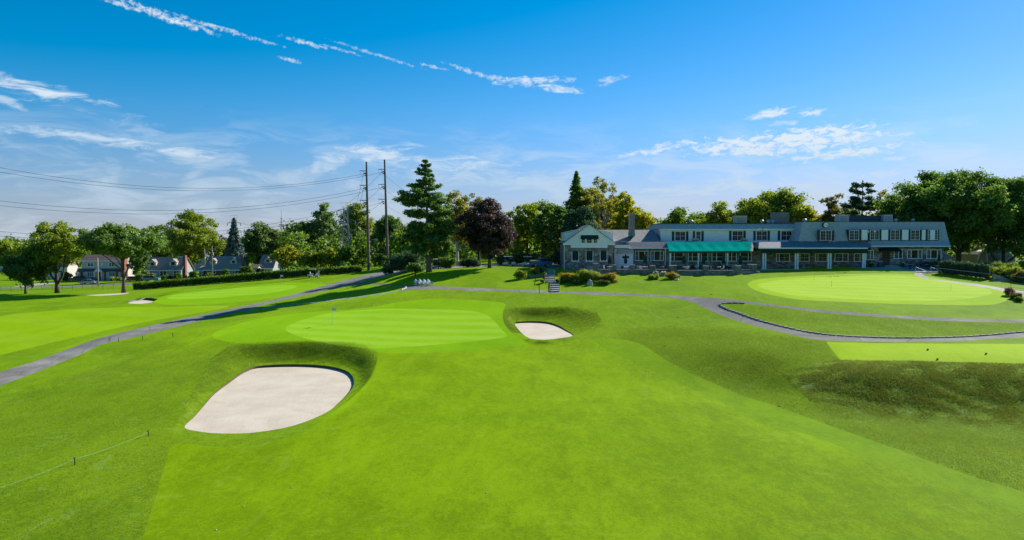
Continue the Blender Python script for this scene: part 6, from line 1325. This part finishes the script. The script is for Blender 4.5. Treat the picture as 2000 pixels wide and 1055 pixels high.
p = G(487, 716); t = thing('rake_post', 'short white post on the bunker bank', 'post', tuple(p)); MB().tube((0, 0, -.1), (0, 0, .38), .03, n=6).build('post', M['lawn_white'], t); MB().lathe(0, 0, [(.034, .36), (.034, .40)], 8).build('cap', M['trim'], t)
# kerb stones round the path island and along the fork: every stone a piece
def kerb_row(name, label, line, w, h, length, near, m='kerb'):
    g = on_ground(smooth_closed(line, 4, False), height); d = np.concatenate([[0], np.cumsum(np.hypot(*np.diff(g, axis=0).T))]); n = int(d[-1]/length)
    t = thing(name, label, 'kerb', tuple(zpt(g[len(g)//2]))); far = MB(); cnt = 0
    for i in range(n):
        q0, q1 = (i+.06)*length, (i+.94)*length; a = Vector((np.interp(q0, d, g[:, 0]), np.interp(q0, d, g[:, 1]))); b = Vector((np.interp(q1, d, g[:, 0]), np.interp(q1, d, g[:, 1])))
        e = (b-a).normalized(); nr = Vector((-e.y, e.x))*w/2; zz = (hz(*a)+hz(*b))/2; hh = h*rr.uniform(.85, 1.1); mb = far if cnt >= near else MB()
        mb.add([(v.x, v.y, z) for z in (zz-.12, zz+hh) for v in (a-nr, b-nr, b+nr, a+nr)], [(0,3,2,1),(4,5,6,7),(0,1,5,4),(1,2,6,5),(2,3,7,6),(3,0,4,7)])
        if mb is not far: wpart(mb, 'kerb_stone', M[m], t); cnt += 1
    if far.v: o = wpart(far, 'kerb_stone', M[m], t); o['kind'] = 'stuff'
kerb_row('kerb', 'dark stone kerb along the lower side of the grass island at the path fork', [(1456, 592.5), (1420, 592), (1406, 595.5), (1420, 604), (1440, 611), (1500, 631), (1600, 652.3), (1720, 659.8), (1840, 659.8), (1920, 655.8), (2000, 648.8), (2080, 642)], .26, .11, .8, 90)
M['white_kerb'] = plain('pale kerb', (.55,.54,.50), .8, var=.1)
kerb_row('kerb', 'short pale curved kerb at the tip of the left grass triangle', [(784, 566.5), (791, 563.6), (793.5, 561.8), (791, 559.9)], .2, .14, .7, 60, 'white_kerb')

# golfer in follow-through near the hedge
def skin_mesh(name, verts, edges, radii, m, parent, sub=2):
    me = bpy.data.meshes.new(name); me.from_pydata(verts, edges, []); o = bpy.data.objects.new(name, me); C.objects.link(o)
    sk = o.modifiers.new('skin', 'SKIN'); ss = o.modifiers.new('sub', 'SUBSURF'); ss.levels = sub; ss.render_levels = sub
    for i, r in enumerate(radii): me.skin_vertices[0].data[i].radius = (r, r) if not hasattr(r, '__len__') else r
    me.skin_vertices[0].data[0].use_root = True
    dg = bpy.context.evaluated_depsgraph_get(); m2 = bpy.data.meshes.new_from_object(o.evaluated_get(dg)); bpy.data.objects.remove(o)
    m2.materials.clear(); m2.materials.append(m); m2.polygons.foreach_set('use_smooth', [True]*len(m2.polygons)); q = bpy.data.objects.new(name, m2); C.objects.link(q); q.parent = parent; return q
M['skin'] = plain('skin', (.50,.31,.22), .6, local=True); M['shirt'] = plain('pale blue shirt', (.30,.47,.58), .8, local=True); M['shorts'] = plain('stone shorts', (.45,.37,.27), .8, local=True); M['socks'] = plain('dark socks and shoes', (.03,.05,.06), .8, local=True); M['hair'] = plain('brown hair', (.08,.05,.03), .8, local=True)
p = G(622, 544.5); pe = thing('person', 'golfer in pale blue shirt and stone shorts swinging a club by the hedge', 'person', tuple(p), .5)
J = [(0,0,.95),(-.02,0,1.2),(-.05,0,1.43),(-.06,0,1.52),(-.07,-.01,1.66),(-.07,-.01,1.78),(-.11,0,.88),(-.13,.03,.5),(-.12,.08,.08),(-.12,-.06,.04),(.11,0,.88),(.15,-.02,.5),(.2,.02,.09),(.22,-.10,.04),(-.23,.0,1.40),(-.10,-.22,1.42),(.10,-.16,1.60),(.17,-.13,1.66),(.14,.02,1.42),(.30,-.08,1.48),(.19,-.12,1.64)]
E = [(0,1),(1,2),(2,3),(3,4),(4,5),(0,6),(6,7),(7,8),(8,9),(0,10),(10,11),(11,12),(12,13),(2,14),(14,15),(15,16),(16,17),(2,18),(18,19),(19,20)]
Rr = [.13,.135,.14,.055,.095,.085,.085,.058,.042,.045,.085,.058,.042,.045,.06,.045,.036,.04,.06,.045,.04]
skin_mesh('body', J, E, Rr, M['skin'], pe)
skin_mesh('shirt', [(0,0,.93),(-.02,0,1.2),(-.05,0,1.43),(-.23,0,1.40),(-.15,-.14,1.41),(.14,.02,1.42),(.24,-.04,1.455)], [(0,1),(1,2),(2,3),(3,4),(2,5),(5,6)], [.155,.16,.165,.085,.07,.085,.07], M['shirt'], pe)
skin_mesh('shorts', [(0,0,.97),(-.11,0,.86),(-.13,.02,.55),(.11,0,.86),(.145,-.01,.55)], [(0,1),(1,2),(0,3),(3,4)], [.155,.115,.09,.115,.09], M['shorts'], pe)
for k, (a, b, c) in enumerate((((-.13,.06,.28), (-.12,.08,.08), (-.12,-.10,.045)), ((.18,.01,.28), (.2,.02,.09), (.22,-.14,.045)))): skin_mesh('shoe', [a, b, c], [(0,1),(1,2)], [.06,.058,.05], M['socks'], pe)
skin_mesh('hair', [(-.07,.03,1.74),(-.07,.0,1.80)], [(0,1)], [.09,.085], M['hair'], pe); MB().lathe(-.07, -.02, [(.105, 1.755), (.10, 1.80), (.06, 1.85), (.01, 1.86)], 12).build('cap', M['lawn_white'], pe, True)
for s in (-.035, .035): MB().lathe(-.07+s, -.100, [(.008, 1.69), (.012, 1.70), (.008, 1.71)], 6).build('eye', M['black'], pe)
cl = thing('golf_club', 'golf club raised over the shoulder of the golfer', 'golf club', tuple(p), .5); MB().tube((.15, -.12, 1.60), (.52, .18, 2.12), .016, n=5).build('shaft', M['metal'], cl); MB().box(.50, .62, .14, .24, 2.08, 2.17).build('head', M['metal'], cl)

# ------------------------------------------------------------------ right-hand terrace edge
M['ivy'] = LM['conifer']
def rail_fence(name, label, pts, h, posts, cat='railing'):
    P0 = [Vector(q) for q in pts]; t = thing(name, label, cat, tuple(P0[0])); up = Vector((0, 0, h))
    wpart(MB().path([q+up for q in P0], .04, 6), 'handrail', M['metal'], t); wpart(MB().path([q+up*.5 for q in P0], .02, 5), 'rail', M['darkmetal'], t)
    d = [0]
    for a, b in zip(P0[:-1], P0[1:]): d.append(d[-1]+(b-a).length)
    for k in range(posts):
        s = d[-1]*k/(posts-1); i = min(len(P0)-2, max(0, int(np.searchsorted(d, s)-1))); q = P0[i].lerp(P0[i+1], (s-d[i])/max(1e-6, d[i+1]-d[i])); wpart(MB().tube(q-Vector((0, 0, .15)), q+up, .028, n=6), 'post', M['darkmetal'], t)
    return t
iw = [(72.6,117.6),(75.5,115.4),(78.5,113.6)]
clipped_hedge('hedge', 'dark ivy covered bank wall below the terrace railing at right', [(x+.6, y+.9, 0) for x, y in iw], [2.3, 2.4, 2.6], 1.0, 'conifer', .14, 2.4, .6)
rail_fence('railing', 'long sloping handrail beside the walkway in front of the ivy wall', [zpt(q) for q in iw], 1.0, 9)
rail_fence('railing', 'handrail along the terrace edge above the ivy wall', [Vector((73.5, 119.9, 6.0)), Vector((79, 119.5, 6.0)), Vector((85, 119.3, 6.0))], 1.0, 8)
tb = MB().box(71.5, 85, 119.2, 119.5, 3.5, 6.02).build('terrace_wall', M['garden_stone']); tag(tb, 'stone retaining wall holding up the paved terrace', 'wall')
ts = thing('terrace_steps', 'grey steps from the terrace down to the walkway', 'steps', (70.8, 119, 5.3))
for k in range(5): wpart(MB().box(69.4+.15*k, 72.0+.1*k, 118.6-.42*k, 119.2-.42*k, 4.6, 6.05-.15*k), 'step', M['concrete'], ts)
for s, lb in ((69.6, 'left'), (72.2, 'right')): wpart(MB().path([(s, 119.2, 6.9), (s+.5, 116.9, 6.2)], .04, 6), 'handrail', M['metal'], ts); wpart(MB().tube((s, 119.2, 5.8), (s, 119.2, 6.9), .03), 'rail_post', M['metal'], ts); wpart(MB().tube((s+.5, 116.9, 5.0), (s+.5, 116.9, 6.2), .03), 'rail_post', M['metal'], ts)
clipped_hedge('hedge', 'clipped hedge on the terrace before the right end windows', [(75.3,126.2,0),(79,126.2,0),(82.6,126.0,0)], [1.0, 1.0, .95], 1.1, 'hedge', .14, 2.4, .5)
clipped_hedge('hedge', 'dark hedge at the far edge of the terrace', [(77.5,122.6,0),(82,122.2,0),(86,122,0)], [1.4, 1.4, 1.4], .9, 'conifer', .15, 2.4, .55)
t = thing('closed_umbrella', 'closed dark umbrella on the terrace before the right end windows', 'umbrella', (wx(1834.5, 124), 124, hz(wx(1834.5, 124), 124))); MB().tube((0, 0, 0), (0, 0, 2.7), .03).build('pole', M['metal'], t); MB().lathe(0, 0, [(.2, 1.0), (.3, 1.25), (.2, 1.9), (.08, 2.5), (.02, 2.72)], 10).build('canopy', M['awning_dark'], t, True)
for px, Y in ((1778, 123.5), (1812, 123.2), (1830, 122.2)):
    x = wx(px, Y); z = hz(x, Y)+.02; o = copy_tree(tab0); o.location = (x, Y, z); o['label'] = 'pale round table on the terrace '+{1778: 'left of the terrace rail', 1812: 'behind the terrace rail', 1830: 'below the closed dark umbrella'}[px]; o['group'] = 'tables on the terrace'
    for k in range(3): a = 1+2.1*k; o = copy_tree(dark0); o.location = (x+.9*math.cos(a), Y+.9*math.sin(a), z); o.rotation_euler = (0, 0, a-math.pi/2); o['label'] = 'dark patio chair '+('behind', 'left of', 'right of')[k]+' the terrace table '+{1778: 'left of the terrace rail', 1812: 'behind the terrace rail', 1830: 'below the closed dark umbrella'}[px]; o['group'] = 'dark chairs on the terrace'
t = thing('litter_bin', 'dark bin left of the steps to the brown door', 'bin', (wx(1719, 126), 126, hz(wx(1719, 126), 126))); MB().box(-.3, .3, -.3, .3, 0, .95).build('body', M['darkmetal'], t); MB().box(-.34, .34, -.34, .34, .952, 1.05).build('lid', M['metal'], t)
bush('shrub', 'dark shrub between the porch columns and the bin', Vector((wx(1702, 126.5), 126.5, hz(wx(1702, 126.5), 126.5))), 1.0, .5, .9, 'dark', .1, 3, 12)
bush('shrub', 'small green shrub right of the steps to the brown door', Vector((wx(1762, 126.5), 126.5, hz(wx(1762, 126.5), 126.5))), .7, .5, .8, 'mid', .1, 3, 12)
cw = MB().prism([(78.9, 3.4), (82.6, 3.4), (82.6, 4.6), (80.2, 5.6), (78.9, 6.0)], 113.2, 113.6).build('side_wall', M['concrete']); tag(cw, 'pale concrete side wall at the end of the ivy wall', 'wall')
rail_fence('railing', 'thin handrail crossing the shrubs at the right edge', [zpt((80.5, 112.5)), zpt((84, 109.5)), zpt((87, 105))], 1.0, 6)
rail_fence('railing', 'white post rail beside the walkway at the right edge', [zpt((72.6, 100.5)), zpt((74.5, 97.5)), zpt((77, 94))], 1.0, 3)
for px, py, rx, h, mt, lab in ((1973, 577, 1.0, 1.35, 'pink', 'reddish bush at the right edge of the practice apron'), (1985, 585, 1.0, 1.1, 'brown', 'mottled bush in front of the reddish one at right'), (1990, 590, .8, .7, 'hedge', 'low bright green bush at the right edge below the mottled bush')):
    bush('shrub', lab, gb(px, py), rx, rx*.8, h, mt, .1, 2.8, 20, 'bushes at the right end of the practice green')
for px, Y, r, h, mt, lab in ((1956, 117, 2.2, 2.3, 'lime', 'bright leafy shrub below the leaning oak, left one'), (1980, 115, 2.4, 2.9, 'lime', 'bright leafy shrub below the leaning oak, right one'), (1942, 114, 1.4, .7, 'yell', 'low yellow flowering plants beside the walkway'), (2002, 112, 2.0, 2.4, 'brown', 'brownish shrub at the right frame edge'), (1962, 121, 2.6, 3.0, 'mid', 'tall green shrub behind the bright ones below the leaning oak'), (1925, 128, 2.0, 2.4, 'dark', 'dark shrub between the clubhouse end and the tan house')):
    q = drop(px, Y); bush('shrub', lab, (q.x, q.y, q.z), r, r*.8, h, mt, .15, 2.8, 24, 'shrubs at the right edge')

# ------------------------------------------------------------------ long grass: uncut blades on the banks and rough
def blades(name, label, poly, avoid, n, hgt, wid, m, seed, soft=.5, wfun=None):
    rg = np.random.default_rng(seed); out = np.zeros((0, 2)); lo, hi = poly.min(0), poly.max(0)
    while len(out) < n:
        q = rg.uniform(lo, hi, (n, 2)); e = q+rg.normal(0, soft, (n, 2)); k = inside(poly, e[:, 0], e[:, 1])
        for a in avoid: k &= ~inside(a, q[:, 0], q[:, 1])
        if wfun: k &= rg.random(n) < wfun(q)
        out = np.concatenate([out, q[k]])
    q = out[:n]; z = height(q[:, 0], q[:, 1]); h = hgt*rg.uniform(.45, 1.25, n); w = wid*rg.uniform(.7, 1.3, n); a = rg.uniform(0, math.pi, n)
    dx, dy = np.cos(a)*w, np.sin(a)*w; lx = rg.normal(0, .5, n)*h; ly = rg.normal(-.1, .5, n)*h; b = np.column_stack([q, z-.012])
    V = np.stack([b-np.column_stack([dx, dy, 0*dx]), b+np.column_stack([dx, dy, 0*dx]), b+np.column_stack([lx, ly, h])], 1).reshape(-1, 3)
    pt = .5+.22*np.sin(q[:, 0]*.8+2.1*np.sin(q[:, 1]*.5))*np.sin(q[:, 1]*.7+1.7*np.sin(q[:, 0]*.6))
    t = np.repeat(np.clip(pt+rg.normal(0, .2, n), 0, 1), 3); o = np_mesh(name, V, np.arange(3*n).reshape(-1, 3), m, attr=t); tag(o, label, None, None, 'stuff')
def face_w(b): return lambda q: np.clip((q[:, 1]-b['ya']-.15*(b['yb']-b['ya']))/(.5*(b['yb']-b['ya'])), .06, 1)
GM1 = leaf_mat('rough grass blades', (.075,.125,.008), (.150,.215,.014), (.26,.30,.08), .5); GM2 = leaf_mat('fescue blades', (.085,.120,.012), (.175,.215,.03), (.34,.35,.2), .5)
GM3 = leaf_mat('bunker face blades', (.060,.10,.006), (.125,.18,.010), (.24,.27,.06), .42)
blades('bank_grass', 'shaggy uncut grass on the bank below the tee box', REG['fescue_bank'], [REG['tee_box']], 90000, .10, .022, GM2, 1, 1.4, lambda q: np.clip(.55+.7*np.sin(q[:, 0]*1.3+2*np.sin(q[:, 1]*.9))*np.sin(q[:, 1]*1.7+1.5*np.sin(q[:, 0]*.7)), 0.14, 1))
blades('bunker_grass', 'longer grass on the faces of the large bunker', BUNK[0]['r'], [BUNK[0]['s'], REG['fairway']], 42000, .05, .018, GM3, 2, 1.0, face_w(BUNK[0]))
blades('bunker_grass', 'longer grass on the faces of the small bunker', BUNK[1]['r'], [BUNK[1]['s'], REG['fairway'], REG['green_apron']], 30000, .06, .022, GM3, 3, .8, face_w(BUNK[1]))
_left = on_ground(np.array([(-40, 1075), (300, 1075), (340, 860), (330, 820), (420, 690), (330, 665), (120, 740), (-40, 800)], float), height)
blades('rough_grass', 'coarse rough grass left of the fairway', _left, [BUNK[0]['r'], REG['fairway'], REG['cart_path'], REG['green_apron']], 110000, .045, .022, GM1, 4)
_right = on_ground(np.array([(1190, 672), (1240, 640), (1420, 640), (1600, 668), (1640, 706), (1560, 730), (1560, 780), (1700, 815), (2060, 845), (2060, 1015), (1760, 885), (1520, 800), (1320, 720)], float), height)
blades('rough_grass', 'coarse rough grass on the slope right of the fairway', _right, [REG['fescue_bank'], REG['tee_box'], REG['cart_path'], REG['first_cut']], 110000, .055, .026, GM1, 5, 1.0)
_isl = on_ground(np.array([(1412, 594.5), (1520, 601), (1720, 620), (2000, 631), (2000, 648), (1900, 656), (1760, 659), (1600, 650), (1480, 624)], float), height)
blades('island_grass', 'longer grass on the island between the two cart paths', _isl, [REG['cart_path']], 34000, .05, .026, GM1, 6, .2)
